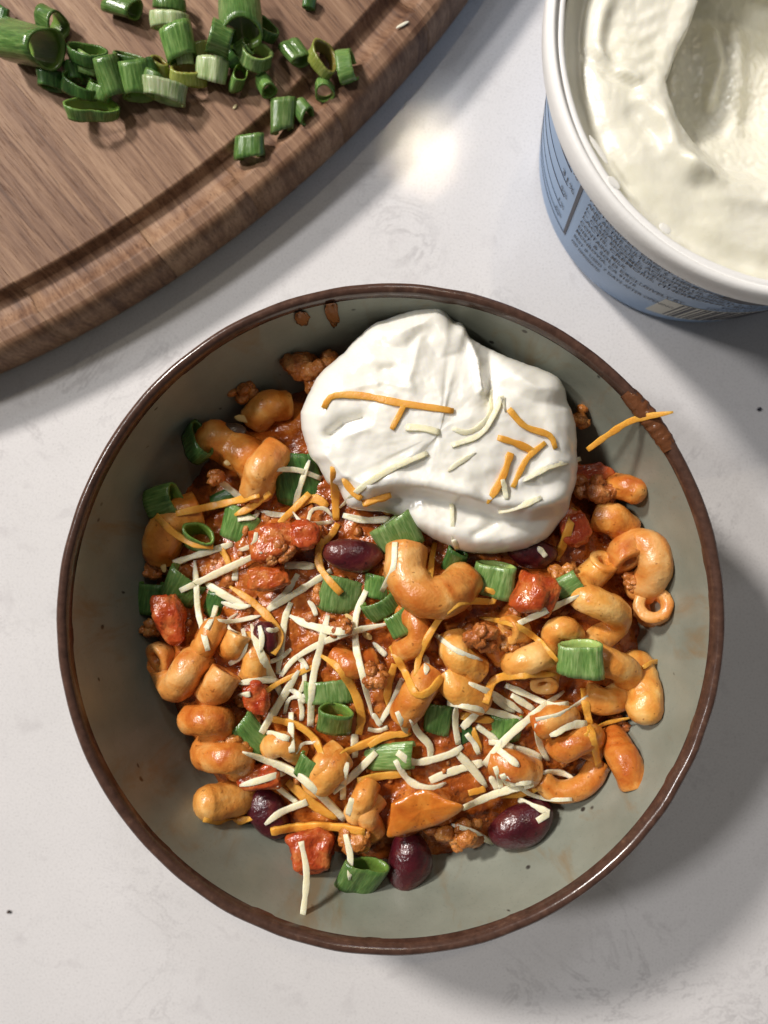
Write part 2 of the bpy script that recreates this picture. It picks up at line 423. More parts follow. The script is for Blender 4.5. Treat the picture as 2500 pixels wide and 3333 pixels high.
# crop, points, width (crop pixels), lift, options
PASTAS = [
 ('D1', [(1398, 703, .004), (1394, 725, -.003), (1385, 760, -.013)], 165, .0065, dict(hole=.42, h=(1, 0), free=1), 'end-on tube of pasta showing its round hole, by the right wall'),
 ('D1', [(1280, 500, .003), (1255, 455, .001), (1310, 410, .001), (1395, 440, .001), (1400, 550, -.002), (1330, 640, -.008)], 150, .0060, {}, 'hooked orange pasta curl at the right wall'),
 ('D1', [(1310, 1000, -.006), (1335, 1080, .000), (1355, 1150, .002), (1355, 1225, -.002)], 158, .0055, dict(h=(0, 0)), 'plump pasta end with a thin orange shred on it, by the right wall'),
 ('D1', [(1190, 1360, .0), (1250, 1460, .001), (1310, 1590, .001)], 140, .0045, dict(h=(1, 1), m='R'), 'orange pasta tube leaning up the lower right wall'),
 ('D1', [(190, 430, -.002), (180, 560, .001), (270, 660, .003), (390, 660, .002), (470, 590, -.004)], 190, .0055, {}, 'big smooth pasta loop just under the dollop'),
 ('D1', [(900, 880, -.002), (920, 830, .001), (980, 825, .001), (1020, 880, -.004)], 105, .0060, dict(h=(1, 0)), 'small pasta arch behind the two-lobed onion slice'),
 ('D1', [(410, 860, -.003), (440, 960, .000), (530, 1030, -.003)], 150, .0035, {}, None),
 ('D1', [(390, 1050, -.002), (440, 1120, .000), (560, 1180, -.003)], 140, .0038, {}, None),
 ('D1', [(840, 1560, -.002), (930, 1625, .000), (1060, 1590, .001), (1140, 1480, -.003)], 105, .0045, {}, 'slim looped pasta by the lower right wall'),
 ('D1', [(1060, 1150, -.002), (1170, 1180, .000), (1290, 1120, -.004)], 130, .0030, {}, None),
 ('D1', [(170, 740, -.004), (240, 800, .000), (240, 890, .000), (150, 940, -.003)], 110, .0030, dict(m='R'), 'sauce-coated pasta curl right of the paired onion slices'),
 ('D1', [(1120, 260, -.002), (1200, 290, .000), (1270, 340, -.004)], 150, .0040, dict(m='R'), None),
 ('D1', [(1190, 120, -.003), (1260, 130, .000), (1315, 150, -.002)], 115, .0055, dict(m='R', h=(0, 0)), 'rounded pasta tip beside the meat at the right of the dollop'),
 ('D2', [(95, 402, -.001), (180, 388, .001), (270, 370, -.003)], 130, .0050, dict(h=(0, 0)), 'pale pasta nub at the lower left wall'),
 ('C4', [(230, 1570, -.003), (240, 1480, .001), (320, 1360, .001), (450, 1310, -.003)], 210, .0050, dict(m='R'), 'dark orange pasta curl at the upper left wall'),
 ('C4', [(790, 770, -.003), (870, 690, .001), (980, 680, -.003)], 175, .0045, {}, 'smooth pasta dome above the black bean'),
 ('C4', [(930, 960, -.002), (840, 1060, .002), (800, 1200, -.003)], 190, .0050, {}, 'smooth pasta beside the large dark onion leaf'),
 ('C6', [(1160, 1580, -.003), (1220, 1460, .000), (1300, 1390, -.003)], 175, .0030, {}, None),
 ('D2', [(560, 320, -.002), (610, 260, .000), (650, 210, -.003)], 120, .0035, {}, None),
 ('D2', [(710, 450, -.003), (745, 380, .000), (765, 320, -.003)], 95, .0035, {}, None),
 ('D1', [(170, 1250, -.003), (240, 1140, .001), (310, 1040, -.002)], 145, .0035, dict(m='R'), None),
 ('C4', [(530, 880, -.003), (640, 930, .000), (760, 1000, .000), (830, 1090, -.004)], 220, .0035, dict(m='R', h=(0, 0)), 'sauce-smothered pasta under the black bean'),
 ('C6', [(880, 1350, -.003), (960, 1330, .000), (1060, 1390, -.003)], 140, .0030, {}, None),
 ('D1', [(620, 1470, -.003), (710, 1500, .000), (800, 1530, -.003)], 140, .0030, dict(m='R'), None),
 ('C4', [(1420, 1250, -.002), (1520, 1230, .000), (1610, 1290, -.003)], 110, .0035, {}, None),
 ('D1', [(500, 880, -.003), (600, 870, .000), (650, 960, -.004)], 120, .0025, dict(m='R'), None),
 ('D2', [(790, 520, -.003), (760, 440, .000), (800, 380, -.003)], 90, .0030, {}, None),
 ('C6', [(740, 700, -.003), (800, 830, .000), (760, 960, -.003)], 150, .0025, {}, None),
 ('C6', [(1280, 800, -.003), (1380, 860, .000), (1500, 830, -.003)], 150, .0015, dict(m='R'), None),
]
for i, (c, pts, wd, lift, op, lab) in enumerate(PASTAS):
    q = [P(c, x, y) for x, y, _ in pts]
    sw = wd / CROP[c][2] * 1.10
    zc = [mz(*p) for p in q]; zmean = sum(zc) / len(zc)
    rad = sw / 2 * (CAM_Z - zmean - lift) / 2500
    path = [(in_wall if not op.get('free') else (lambda v, r: v))(W(p[0], p[1], .45 * zm + .55 * zmean + lift + dz - .0015), rad) for p, zm, (_, _, dz) in zip(q, zc, pts)]
    o = tube('corkscrew_pasta', path, rad, PASTAR if op.get('m') == 'R' else PASTA, hollow=op.get('h', (1, 1)), taper=op.get('taper', (1, 1)), hole=op.get('hole', .45), seedv=i * 3.1)
    solid(o); m = q[len(q) // 2]
    if lab: tag(o, lab, 'pasta', 'corkscrew pasta in the chili')
    else: put(o, 'pasta', 'half-buried corkscrew pasta', 'pasta', m[0], m[1], 'corkscrew pasta in the chili')

# whole corkscrews lying on their side: crop, axis ends, tube width, coil amplitude, turns, phase, lift, sauce, label
COILS = [
 ('D1', (1090, 500), (1200, 1080), 138, 76, 2.0, 200, .0060, 'P', 'large corkscrew pasta winding down the right side'),
 ('C6', (190, 890), (620, 930), 182, 78, 1.9, 150, .0068, 'P', 'pale corkscrew pasta lying level at the left wall'),
 ('C6', (470, 1150), (640, 1500), 170, 84, 1.55, 30, .0060, 'R', 'corkscrew pasta winding down the lower left wall'),
 ('D1', (660, 860), (900, 1060), 132, 66, 1.6, 120, .0045, 'P', 'corkscrew pasta under the thin orange arc right of centre'),
 ('D1', (870, 1260), (1090, 1440), 132, 66, 1.7, 40, .0045, 'R', 'corkscrew pasta under the flaky white scrap at lower right'),
 ('C6', (470, 700), (700, 690), 140, 60, 1.3, 0, .0040, 'P', 'short corkscrew pasta above the pale one at the left'),
]
for i, (c, a, b, wd, amp, turns, ph, lift, mt, lab) in enumerate(COILS):
    A, B = Vector((*P(c, *a), 0)), Vector((*P(c, *b), 0)); k = CROP[c][2]; ax = (B - A).normalized(); pe = Vector((-ax.y, ax.x, 0))
    zm = sum(mz(*(A.lerp(B, t)).xy) for t in (0, .5, 1)) / 3; s = (CAM_Z - zm - lift) / 2500; rad = wd * 1.08 / k / 2 * s; n = int(14 * turns) + 4; path = []
    for j in range(n):
        t = j / (n - 1); w_ = R(ph) + 2 * math.pi * turns * t; p = A.lerp(B, t) + pe * (amp / k * math.cos(w_))
        path.append(in_wall(W(p.x, p.y, .5 * zm + .5 * mz(p.x, p.y) + lift - .002 + amp / k * s * .85 * math.sin(w_)), rad))
    o = tube('corkscrew_pasta', path, rad, PASTAR if mt == 'R' else PASTA, n=int(26 * turns) + 6, hole=.42, seedv=i * 7.7 + 50)
    solid(o); tag(o, lab, 'pasta', 'corkscrew pasta in the chili')

# ------------------------------------------------------------------ lumps: beans, tomato, meat, pepper
def ico(sub):
    bm = bmesh.new(); bmesh.ops.create_icosphere(bm, subdivisions=sub, radius=1.0)
    vs = [v.co.copy() for v in bm.verts]; fs = [tuple(v.index for v in f.verts) for f in bm.faces]; bm.free(); return vs, fs
ICO4, ICO3, ICO2 = ico(4), ico(3), ico(2)
def lump(name, mat, c, x, y, wpx, hpx, ang, lift=0.0, dep=.7, kind='bean', seed=0, z=None):
    px, py = P(c, x, y); k = CROP[c][2]; zz = (mz(px, py) if z is None else z) + lift
    s = (CAM_Z - zz) / 2500; a, b = wpx / k / 2 * s, hpx / k / 2 * s; d = min(a, b) * dep
    o0 = W(px, py, zz)
    if z is None: o0 = in_wall(o0, min(a, b) * .9)
    ca, sa = math.cos(R(ang)), math.sin(R(ang)); vs = []
    V, F = ICO3 if kind == 'bean' else ICO4
    for v in V:
        p = v.copy()
        if kind == 'bean':
            p.y += .22 * p.x * p.x - .08; f = 1 + .09 * noise.noise(v * 1.3 + Vector((seed, 0, 0))) + .025 * noise.noise(v * 4 + Vector((seed, 0, 0)))
        elif kind == 'tomato':
            e = .74; p = Vector([math.copysign(abs(t) ** e, t) for t in v]) * .88
            f = 1 + .38 * noise.noise(v * 1.3 + Vector((seed, 3, 0))) + .12 * noise.noise(v * 3.5 + Vector((seed, 0, 0))) + .04 * noise.noise(v * 9)
        elif kind == 'meat':
            f = .88 + .34 * noise.noise(v * 1.9 + Vector((seed, 1, 0))) + .26 * abs(noise.noise(v * 4.2 + Vector((0, seed, 0)))) + .12 * abs(noise.noise(v * 9 + Vector((0, seed, 0))))
        else:
            f = 1 + (.35 if kind == 'meatish' else .1) * noise.noise(v * 2.6 + Vector((seed, 1, 0)))
        p = p * f
        X, Y, Z = p.x * a, p.y * b, p.z * d
        vs.append((X * ca - Y * sa, X * sa + Y * ca, Z))
    if kind == 'meat' and wpx / k > 40:                       # a crumble is a clump of small nubs grown together
        rng = random.Random(seed * 13 + 5); V2, F2 = ICO3; vs = []; F = []
        for q in range(17):
            u = Vector((rng.gauss(0, 1), rng.gauss(0, 1), rng.gauss(0, 1))).normalized() * (rng.random() ** .45) * .72
            rr = rng.uniform(.26, .5); st = rng.uniform(.8, 1.4); sc = min(a, b); b0 = len(vs); sh = Vector((rng.random() * 9, q, seed))
            for v in V2:
                g = rr * (1 + .30 * noise.noise(v * 1.8 + sh) + .16 * noise.noise(v * 4.5 + sh))
                X, Y, Z = u.x * a + v.x * g * sc * st, u.y * b + v.y * g * sc, u.z * d + v.z * g * sc * .8
                vs.append((X * ca - Y * sa, X * sa + Y * ca, Z))
            F += [tuple(i + b0 for i in f) for f in F2]
    o = mesh(name, vs, F, mat); o.location = o0; solid(o); return o
def L(name, mat, cat, grp, rows, kind):
    for i, (c, x, y, wpx, hpx, ang, lift, dep, lab) in enumerate(rows):
        o = lump(name, mat, c, x, y, wpx, hpx, ang, lift, dep, kind, i * 5.3 + len(name))
        if lab: tag(o, lab, cat, grp)
        else: put(o, cat, {'bean': 'half-hidden dark kidney bean', 'tomato': 'half-buried chunk of red tomato', 'meat': 'small crumble of minced meat'}[kind], cat, *P(c, x, y), grp)
L('kidney_bean', BEAN, 'bean', 'kidney beans in the chili', [
 ('D2', 930, 640, 250, 185, 78, .0036, .8, 'glossy dark red kidney bean sliding down at the bottom wall'),
 ('D2', 1400, 490, 290, 175, 25, .0032, .8, 'large dark purple kidney bean at the lower right edge of the food'),
 ('D2', 350, 440, 160, 230, 30, .002, .8, 'dark kidney bean under white shreds at the lower left'),
 ('C6', 1380, 195, 370, 200, -5, .0012, .75, 'big dull purple kidney bean below the left of the dollop'),
 ('C6', 860, 690, 150, 220, 20, .0, .8, 'dark kidney bean mostly hidden inside the left cheese heap'), ('D1', 800, 450, 260, 150, -10, .0005, .8, 'shaded kidney bean right under the lower edge of the dollop')], 'bean')
L('black_bean', OLIVE, 'bean', None, [('C4', 660, 840, 160, 120, -10, .0075, .7, 'small brown-black bean stuck in the sauce at the upper left')], 'bean')
L('tomato_chunk', TOMATO, 'tomato', 'tomato chunks in the chili', [
 ('D1', 815, 650, 230, 240, -12, .0055, .9, 'shiny red tomato chunk between the onion slices right of centre'),
 ('C6', 275, 570, 210, 320, 18, .0045, .8, 'orange-red tomato chunk at the left wall beside onion slices'),
 ('C4', 1090, 1450, 190, 190, 10, .0040, .8, 'red tomato chunk left of the big dull kidney bean'),
 ('C4', 900, 1500, 330, 260, 10, .0035, .7, 'large orange-red tomato lump above the left cheese heap'),
 ('C6', 870, 340, 280, 170, 10, .0040, .7, 'red tomato piece under crossing white shreds left of centre'),
 ('C6', 800, 1050, 170, 220, 0, .0030, .7, None),
 ('D2', 525, 590, 220, 190, 5, .0045, .8, 'orange-red tomato chunk below the thick orange shred at the bottom'),
 ('D1', 1080, 70, 230, 130, 10, .0050, .8, 'dark red tomato chunk at the right edge of the dollop'),
 ('D2', 320, 290, 200, 120, 10, .001, .8, None), ('D1', 1010, 330, 160, 200, 20, .002, .7, None)], 'tomato')
L('meat_crumble', MEAT, 'meat', 'minced meat in the chili', [
 ('C4', 1140, 480, 290, 380, -20, .0055, .8, 'big lumpy clump of browned minced meat left of the dollop'),
 ('D1', 545, 860, 170, 190, 10, .0050, .8, 'pale crumble of meat under the thin orange shred right of centre'),
 ('D1', 1120, 140, 270, 200, -15, .0065, .8, 'brown lump of meat right of the dollop by the wall'),
 ('C6', 1500, 930, 170, 190, 0, .0035, .8, 'crumble of meat beside the long curved white shred in the middle'),
 ('C6', 190, 290, 150, 190, 0, .0035, .8, 'small crumble of meat in the shade at the left wall'),
 ('C5', 1490, 620, 110, 130, 0, .0065, .8, 'knob of meat peeping out at the right of the dollop'),
 ('C4', 920, 1560, 240, 170, 10, .0055, .7, None), ('D1', 40, 1050, 130, 150, 0, .0030, .8, None), ('D1', 760, 735, 210, 110, 15, .003, .8, None),
 ('C4', 720, 600, 220, 150, 20, .003, .8, None), ('C6', 170, 640, 170, 160, 0, .003, .8, None), ('D1', 700, 900, 130, 150, 0, .003, .8, None),
 ('C6', 650, 1340, 260, 190, 0, .0025, .8, None), ('D1', 1230, 1290, 120, 90, 0, .002, .8, None), ('D2', 720, 540, 200, 160, 0, .003, .8, None),
 ('D2', 1150, 540, 260, 150, 20, .003, .8, None), ('D1', 960, 560, 200, 120, 0, .002, .8, None), ('C4', 560, 1110, 120, 130, 0, .0055, .8, None),
 ('D1', 1290, 590, 100, 130, 0, .004, .8, None), ('C6', 1300, 640, 200, 150, 0, .002, .8, None)], 'meat')
# the folded wedge of orange pepper at the bottom
def wedge():
    out = [(838, 400), (930, 355), (1010, 335), (1110, 380), (1190, 415), (1120, 470), (1040, 505), (930, 535), (822, 555), (830, 480)]
    q = [P('D2', *p) for p in out]; zb = mz(*P('D2', 980, 440)) + .0085
    cx, cy = P('D2', 990, 430); vs = []; fs = []; n = 60
    loop = catmull([Vector((x, y, 0)) for x, y in q + q[:1]], n + 1)[:-1]
    for lay, (f, dz) in enumerate([(.02, .0016), (.35, .0015), (.7, .0012), (.93, .0008), (1.0, 0), (1.0, -.0012), (.8, -.0018), (.05, -.0018)]):
        for v in loop:
            x, y = cx + (v.x - cx) * f * .86, cy + (v.y - cy) * f * .9
            tilt = (x - cx) * .000010 - (y - cy) * .000022
            vs.append(W(x, y, zb + dz + tilt + .0016 * nz(x, y, 0, .009) + .0004 * nz(x, y, 4, .03)))
    for j in range(7):
        for i in range(n):
            k = (i + 1) % n; fs.append((j * n + i, (j + 1) * n + i, (j + 1) * n + k, j * n + k))
    fs.append(tuple(range(n))); fs.append(tuple(range(8 * n - 1, 7 * n - 1, -1)))
    o = mesh('pepper_piece', vs, fs, PEPPER); solid(o); fix_normals(o)
    tag(o, 'flat orange wedge of cooked pepper above the bottom kidney bean', 'pepper')
wedge()

# ------------------------------------------------------------------ the sauce: a wet mass that wells up between the pieces
SX0, SX1, SY0, SY1, SN = 300, 2300, 900, 3050, 150
def settle():
    G = np.zeros((SN, SN))
    for j in range(SN):
        for i in range(SN):
            px, py = SX0 + (SX1 - SX0) * i / (SN - 1), SY0 + (SY1 - SY0) * j / (SN - 1); m0 = mz(px, py) - .0025
            G[j, i] = max(m0, hit(px, py, m0))
    for _ in range(14):
        Q = np.pad(G, 1, mode='edge'); G = (Q[:-2, 1:-1] + Q[2:, 1:-1] + Q[1:-1, :-2] + Q[1:-1, 2:] + Q[1:-1, 1:-1] * 2) / 6
    return G
SG = settle()
def sauce_z(x, y):
    z = mound(x, y); px, py = PX((x, y, z))
    u = min(max((px - SX0) / (SX1 - SX0) * (SN - 1), 0), SN - 1.001); v = min(max((py - SY0) / (SY1 - SY0) * (SN - 1), 0), SN - 1.001)
    i, j = int(u), int(v); u -= i; v -= j
    g = (SG[j, i] * (1 - u) + SG[j, i + 1] * u) * (1 - v) + (SG[j + 1, i] * (1 - u) + SG[j + 1, i + 1] * u) * v
    q = math.hypot(x - BX, y - BY) / .070
    return max(z - .0028, g - .0034 - .005 * float(smooth(.82, 1.0, q)))
def build_mound():
    vs = []; fs = []; nr, na = 130, 340
    for j in range(nr + 1):
        for i in range(na):
            a = 2 * math.pi * i / na; r = .0745 * j / nr
            x, y = BX + r * math.cos(a), BY + r * math.sin(a); z = sauce_z(x, y)
            z += .0012 * nz(x, y, 0, 150) + .0008 * nz(x, y, 3, 330) + .0004 * nz(x, y, 5, 800)
            z = min(z, .0470)
            rr = min(r, wall_r(z) + .0008); vs.append((BX + rr * math.cos(a), BY + rr * math.sin(a), z))
    for j in range(nr):
        for i in range(na):
            k = (i + 1) % na; fs.append((j * na + i, j * na + k, (j + 1) * na + k, (j + 1) * na + i))
    o = mesh('chili_sauce', vs, fs, SAUCE)
    tag(o, 'thick orange-red chili sauce filling the bowl between the pasta', 'sauce', kind='stuff'); solid(o)
build_mound()

# ------------------------------------------------------------------ the fine bits of meat and vegetable all through the sauce
def bits():
    rng = random.Random(21); V2, F2 = ico(1); vs = []; F = []
    for q in range(330):
        a = rng.uniform(0, 6.2832); r = .071 * math.sqrt(rng.random()); x, y = BX + r * math.cos(a), BY + r * math.sin(a)
        z = sauce_z(x, y) + rng.uniform(-.0010, .0004); rr = rng.choice([.0006, .0008, .0012, .0019]) * rng.uniform(.7, 1.2)
        if math.hypot(x - BX, y - BY) > wall_r(z) - rr: continue
        st = Vector((rng.uniform(.7, 1.7), rng.uniform(.7, 1.4), rng.uniform(.6, 1.0))); b0 = len(vs); sh = Vector((q, q * .37, 0))
        rot = Matrix.Rotation(rng.uniform(0, 6.28), 3, 'Z')
        for v in V2:
            p = rot @ Vector((v.x * st.x, v.y * st.y, v.z * st.z)); g = rr * (1 + .5 * noise.noise(v * 2 + sh)); vs.append((x + p.x * g, y + p.y * g, z + p.z * g))
        F += [tuple(i + b0 for i in f) for f in F2]
    o = mesh('minced_bits', vs, F, MEAT); tag(o, 'fine crumbs of minced meat strewn all through the chili sauce', 'minced meat', kind='stuff'); solid(o)
bits()

# ------------------------------------------------------------------ sour cream dollop
def star(outline, c, n):
    """radius of a closed outline seen from c, sampled at n angles"""
    loop = catmull([Vector((x, y, 0)) for x, y in outline + outline[:1]], 600)
    ang = np.array([math.atan2(v.y - c[1], v.x - c[0]) for v in loop]); rad = np.array([math.hypot(v.x - c[0], v.y - c[1]) for v in loop])
    o = np.argsort(ang); ang, rad = ang[o], rad[o]
    t = np.linspace(-math.pi, math.pi, n, endpoint=False)
    return t, np.interp(t, ang, rad, period=2 * math.pi)
def dist_poly(X, Y, pts):
    best = np.full(X.shape, 1e9)
    for (x0, y0), (x1, y1) in zip(pts[:-1], pts[1:]):
        dx, dy = x1 - x0, y1 - y0; t = np.clip(((X - x0) * dx + (Y - y0) * dy) / (dx * dx + dy * dy + 1e-9), 0, 1)
        best = np.minimum(best, np.hypot(X - x0 - t * dx, Y - y0 - t * dy))
    return best
def inside(X, Y, poly):
    r = np.zeros(X.shape, bool)
    for (x0, y0), (x1, y1) in zip(poly, poly[1:] + poly[:1]):
        c = ((y0 > Y) != (y1 > Y)) & (X < (x1 - x0) * (Y - y0) / (y1 - y0 + 1e-12) + x0); r ^= c
    return r
def fbm(X, Y, s, seed):
    return np.array([noise.noise(Vector((x * s, y * s, seed))) for x, y in zip(X.ravel(), Y.ravel())]).reshape(X.shape)
def dollop():
    out = [P('C5', *p) for p in [(118, 590), (160, 500), (215, 400), (330, 300), (400, 225), (470, 165), (560, 125), (680, 85), (780, 70), (830, 90), (870, 140), (915, 155),
        (950, 220), (1000, 255), (1060, 285), (1150, 325), (1260, 365), (1350, 400), (1400, 445), (1430, 540), (1465, 640), (1475, 760), (1475, 900), (1445, 1010), (1425, 1090),
        (1370, 1160), (1320, 1215), (1200, 1265), (1060, 1285), (940, 1280), (850, 1250), (770, 1210), (700, 1170), (620, 1110), (520, 1080), (430, 1075), (350, 1050), (300, 960), (250, 940), (215, 870), (165, 800), (130, 700)]]
    c = P('C5', 800, 690); na, nr = 300, 84
    th, rad = star(out, c, na)
    rad = rad * (1 + .006 * np.array([noise.noise(Vector((math.cos(t) * 9, math.sin(t) * 9, 1))) for t in th]) + .006 * np.array([noise.noise(Vector((math.cos(t) * 26, math.sin(t) * 26, 4))) for t in th]))
    s = np.concatenate([np.linspace(0.005, .86, nr - 22), 1 - .14 * (1 - np.linspace(0, 1, 23)[1:]) ** 1.6])
    SS, TH = np.meshgrid(s, th, indexing='ij'); RR = SS * rad[None, :]
    X = c[0] + RR * np.cos(TH); Y = c[1] + RR * np.sin(TH)
    d = (rad[None, :] - RR)
    H = .0105 * np.sqrt(np.clip(1 - (1 - np.clip(d / 95, 0, 1)) ** 2, 0, 1)) ** .9        # rounded flanks
    H += .0035 * smooth(40, 330, d)
    # the lower tier, below the long crease
    crease = [P('C5', *p) for p in [(150, 880), (420, 985), (560, 962), (720, 968), (860, 1000), (1000, 1035), (1100, 1075), (1250, 1085), (1420, 1040)]]
    cy = np.interp(X, [p[0] for p in crease], [p[1] for p in crease])
    below = Y - cy
    tier = smooth(-14, 34, below) * smooth(P('C5', 380, 0)[0], P('C5', 620, 0)[0], X)
    H -= tier * (.0050 - .0030 * smooth(30, 130, below))
    H += .0016 * np.exp(-((below + 26) / 26) ** 2) * smooth(P('C5', 350, 0)[0], P('C5', 620, 0)[0], X)
    # ridges and valleys of the spooned top
    def ridge(pts, wpx, h): 
        q = dist_poly(X, Y, [P('C5', *p) for p in pts]) / wpx
        return h * (.45 * np.exp(-q ** 2) + .55 * np.exp(-1.7 * q))
    H += ridge([(930, 190), (985, 330), (1010, 480)], 15, .0026)
    H -= ridge([(1045, 300), (1050, 420), (1040, 560)], 30, .0030)
    H += ridge([(700, 230), (680, 330), (650, 430)], 20, .0009)
    H -= ridge([(740, 230), (800, 330), (900, 300)], 55, .0016)
    H -= ridge([(270, 700), (330, 650), (420, 620)], 26, .0036)
    H += ridge([(260, 740), (350, 700), (440, 670)], 14, .0010)
    H -= ridge([(520, 380), (570, 375)], 20, .0014)
    H += ridge([(490, 440), (500, 480), (580, 500)], 14, .0007)
    H -= ridge([(975, 1190), (1060, 1145)], 14, .0011)
    H += ridge([(1080, 1220), (1180, 1190)], 60, .0008)
    H -= ridge([(1000, 980), (1040, 1040), (1120, 1070), (1200, 1060)], 24, .0012)
    H -= ridge([(1240, 900), (1300, 960), (1400, 900)], 26, .0011)
    H += ridge([(1200, 930), (1340, 850), (1470, 820)], 18, .0009)
    H += ridge([(470, 190), (600, 200), (720, 150), (800, 90)], 26, .0012)
    H -= ridge([(520, 260), (640, 280), (700, 210)], 34, .0014)
    H += ridge([(330, 480), (520, 440), (650, 470)], 18, .0008)
    H += ridge([(1160, 400), (1280, 470), (1380, 470)], 24, .0012); H -= ridge([(1120, 470), (1260, 540), (1400, 560)], 30, .0012)
    H += ridge([(240, 800), (330, 900), (460, 960)], 18, .0012)
    H += .0007 * fbm(X, Y, .008, 1) + .00035 * fbm(X, Y, .022, 2) * smooth(0, 60, d) + .0001 * fbm(X, Y, .06, 3) * smooth(0, 25, d)
    # base height: high against the far wall, lower towards the middle
    base = .0425 - .0015 * smooth(1000, 1700, Y)
    tip = np.exp(-(np.hypot(X - P('C5', 790, 90)[0], Y - P('C5', 790, 90)[1]) / 190) ** 2)
    base = base + .0035 * tip
    Z = base + H - .0035 * tip
    vs = []; fs = []
    for j in range(len(s)):
        for i in range(na): vs.append(W(X[j, i], Y[j, i], Z[j, i]))
    m = len(s)
    for i in range(na): vs.append(W(c[0] + (X[-1, i] - c[0]) * .985, c[1] + (Y[-1, i] - c[1]) * .985, base[-1, i] - .0035))
    for i in range(na): vs.append(W(c[0] + (X[-1, i] - c[0]) * .90, c[1] + (Y[-1, i] - c[1]) * .90, base[-1, i] - .008))
    for j in range(m + 1):
        for i in range(na):
            k = (i + 1) % na; fs.append((j * na + i, j * na + k, (j + 1) * na + k, (j + 1) * na + i))
    fs.append(tuple(range(na))); fs.append(tuple(range((m + 2) * na - 1, (m + 1) * na - 1, -1)))
    o = mesh('sour_cream_dollop', vs, fs, CREAM); fix_normals(o); solid(o)
    tag(o, 'large white dollop of sour cream on top of the chili pasta', 'sour cream')
dollop()

# ------------------------------------------------------------------ green onion slices
def onion(mat, width, length, center, az, el, squash=1.0, span=360, roll=0, thick=.0007, lobes=0, seed=0, ridges=16, curl=0):
    """a slice of a leaf tube: width across, length along its axis, az in the picture plane, el towards the eye"""
    ax = Vector((math.cos(R(az)) * math.cos(R(el)), math.sin(R(az)) * math.cos(R(el)), math.sin(R(el))))
    e1 = Vector((-math.sin(R(az)), math.cos(R(az)), 0)); e2 = ax.cross(e1).normalized()
    if e2.z < 0: e2 = -e2
    nt, nl = 44, 6; rng = random.Random(seed); vs = []; at = []; sd = []; av = []
    full = span >= 359
    n = nt if full else nt + 1; r0 = width / 2; ph = rng.uniform(0, 6.3)
    jit = [rng.uniform(-.04, .04) for _ in range(6)]
    cuta, cutb = rng.uniform(-.32, .32), rng.uniform(-.32, .32)
    def pt(th, l, r):
        rr = r * (1 + .09 * math.sin(2 * th + ph) + .07 * math.sin(3 * th + ph * 2 + l * 90) + .008 * math.sin(ridges * th))
        if lobes: rr *= 1 - lobes * math.exp(-((math.sin((th - R(90)) / 2)) / .16) ** 2)
        a, b = rr * math.cos(th), rr * math.sin(th) * squash
        cr, sr = math.cos(R(roll)), math.sin(R(roll))
        a, b = a * cr - b * sr, a * sr + b * cr
        fl = 1 + .05 * math.sin(3 * l / max(length, 1e-6) + ph)
        return e1 * (a * fl) + e2 * (b * fl) + ax * l + e2 * (curl * (l * l) / max(length, 1e-6))
    for layer in (0, 1):
        for i in range(n):
            th = R(90 - span / 2) + R(span) * i / nt
            for k in range(nl + 1):
                f = k / nl - .5
                l = length * f * (1 + (cuta if f < 0 else cutb) * math.cos(th + ph)) + (abs(f) > .4) * .00022 * (noise.noise(Vector((th * 5, seed, k))) + .5 * noise.noise(Vector((th * 14, seed, k))))
                r = r0 - (thick if layer else 0)
                vs.append(pt(th, l, r)); at.append(th * r0); sd.append(float(layer)); av.append(l)
    m = nl + 1; fs = []; off = n * m
    ni = n if full else n - 1
    for i in range(ni):
        k2 = (i + 1) % n
        for k in range(nl):
            fs.append((i * m + k, k2 * m + k, k2 * m + k + 1, i * m + k + 1))
            fs.append((off + i * m + k + 1, off + k2 * m + k + 1, off + k2 * m + k, off + i * m + k))
        fs.append((i * m, off + i * m, off + k2 * m, k2 * m)); fs.append((i * m + nl, k2 * m + nl, off + k2 * m + nl, off + i * m + nl))
    if not full:
        for i in (0, n - 1):
            for k in range(nl):
                q = (i * m + k, i * m + k + 1, off + i * m + k + 1, off + i * m + k); fs.append(q if i == 0 else q[::-1])
    o = mesh('green_onion_slice', vs, fs, mat, attrs={'th': at, 'side': sd, 'ax': av}); fix_normals(o); o.location = center
    return o
def rest(px, py, rpx, default=0.0):
    hs = [hit(px, py, default)] + [hit(px + rpx * math.cos(t), py + rpx * math.sin(t), default) for t in (0.5, 1.8, 3.1, 4.4, 5.5)]
    hs.sort(); return hs
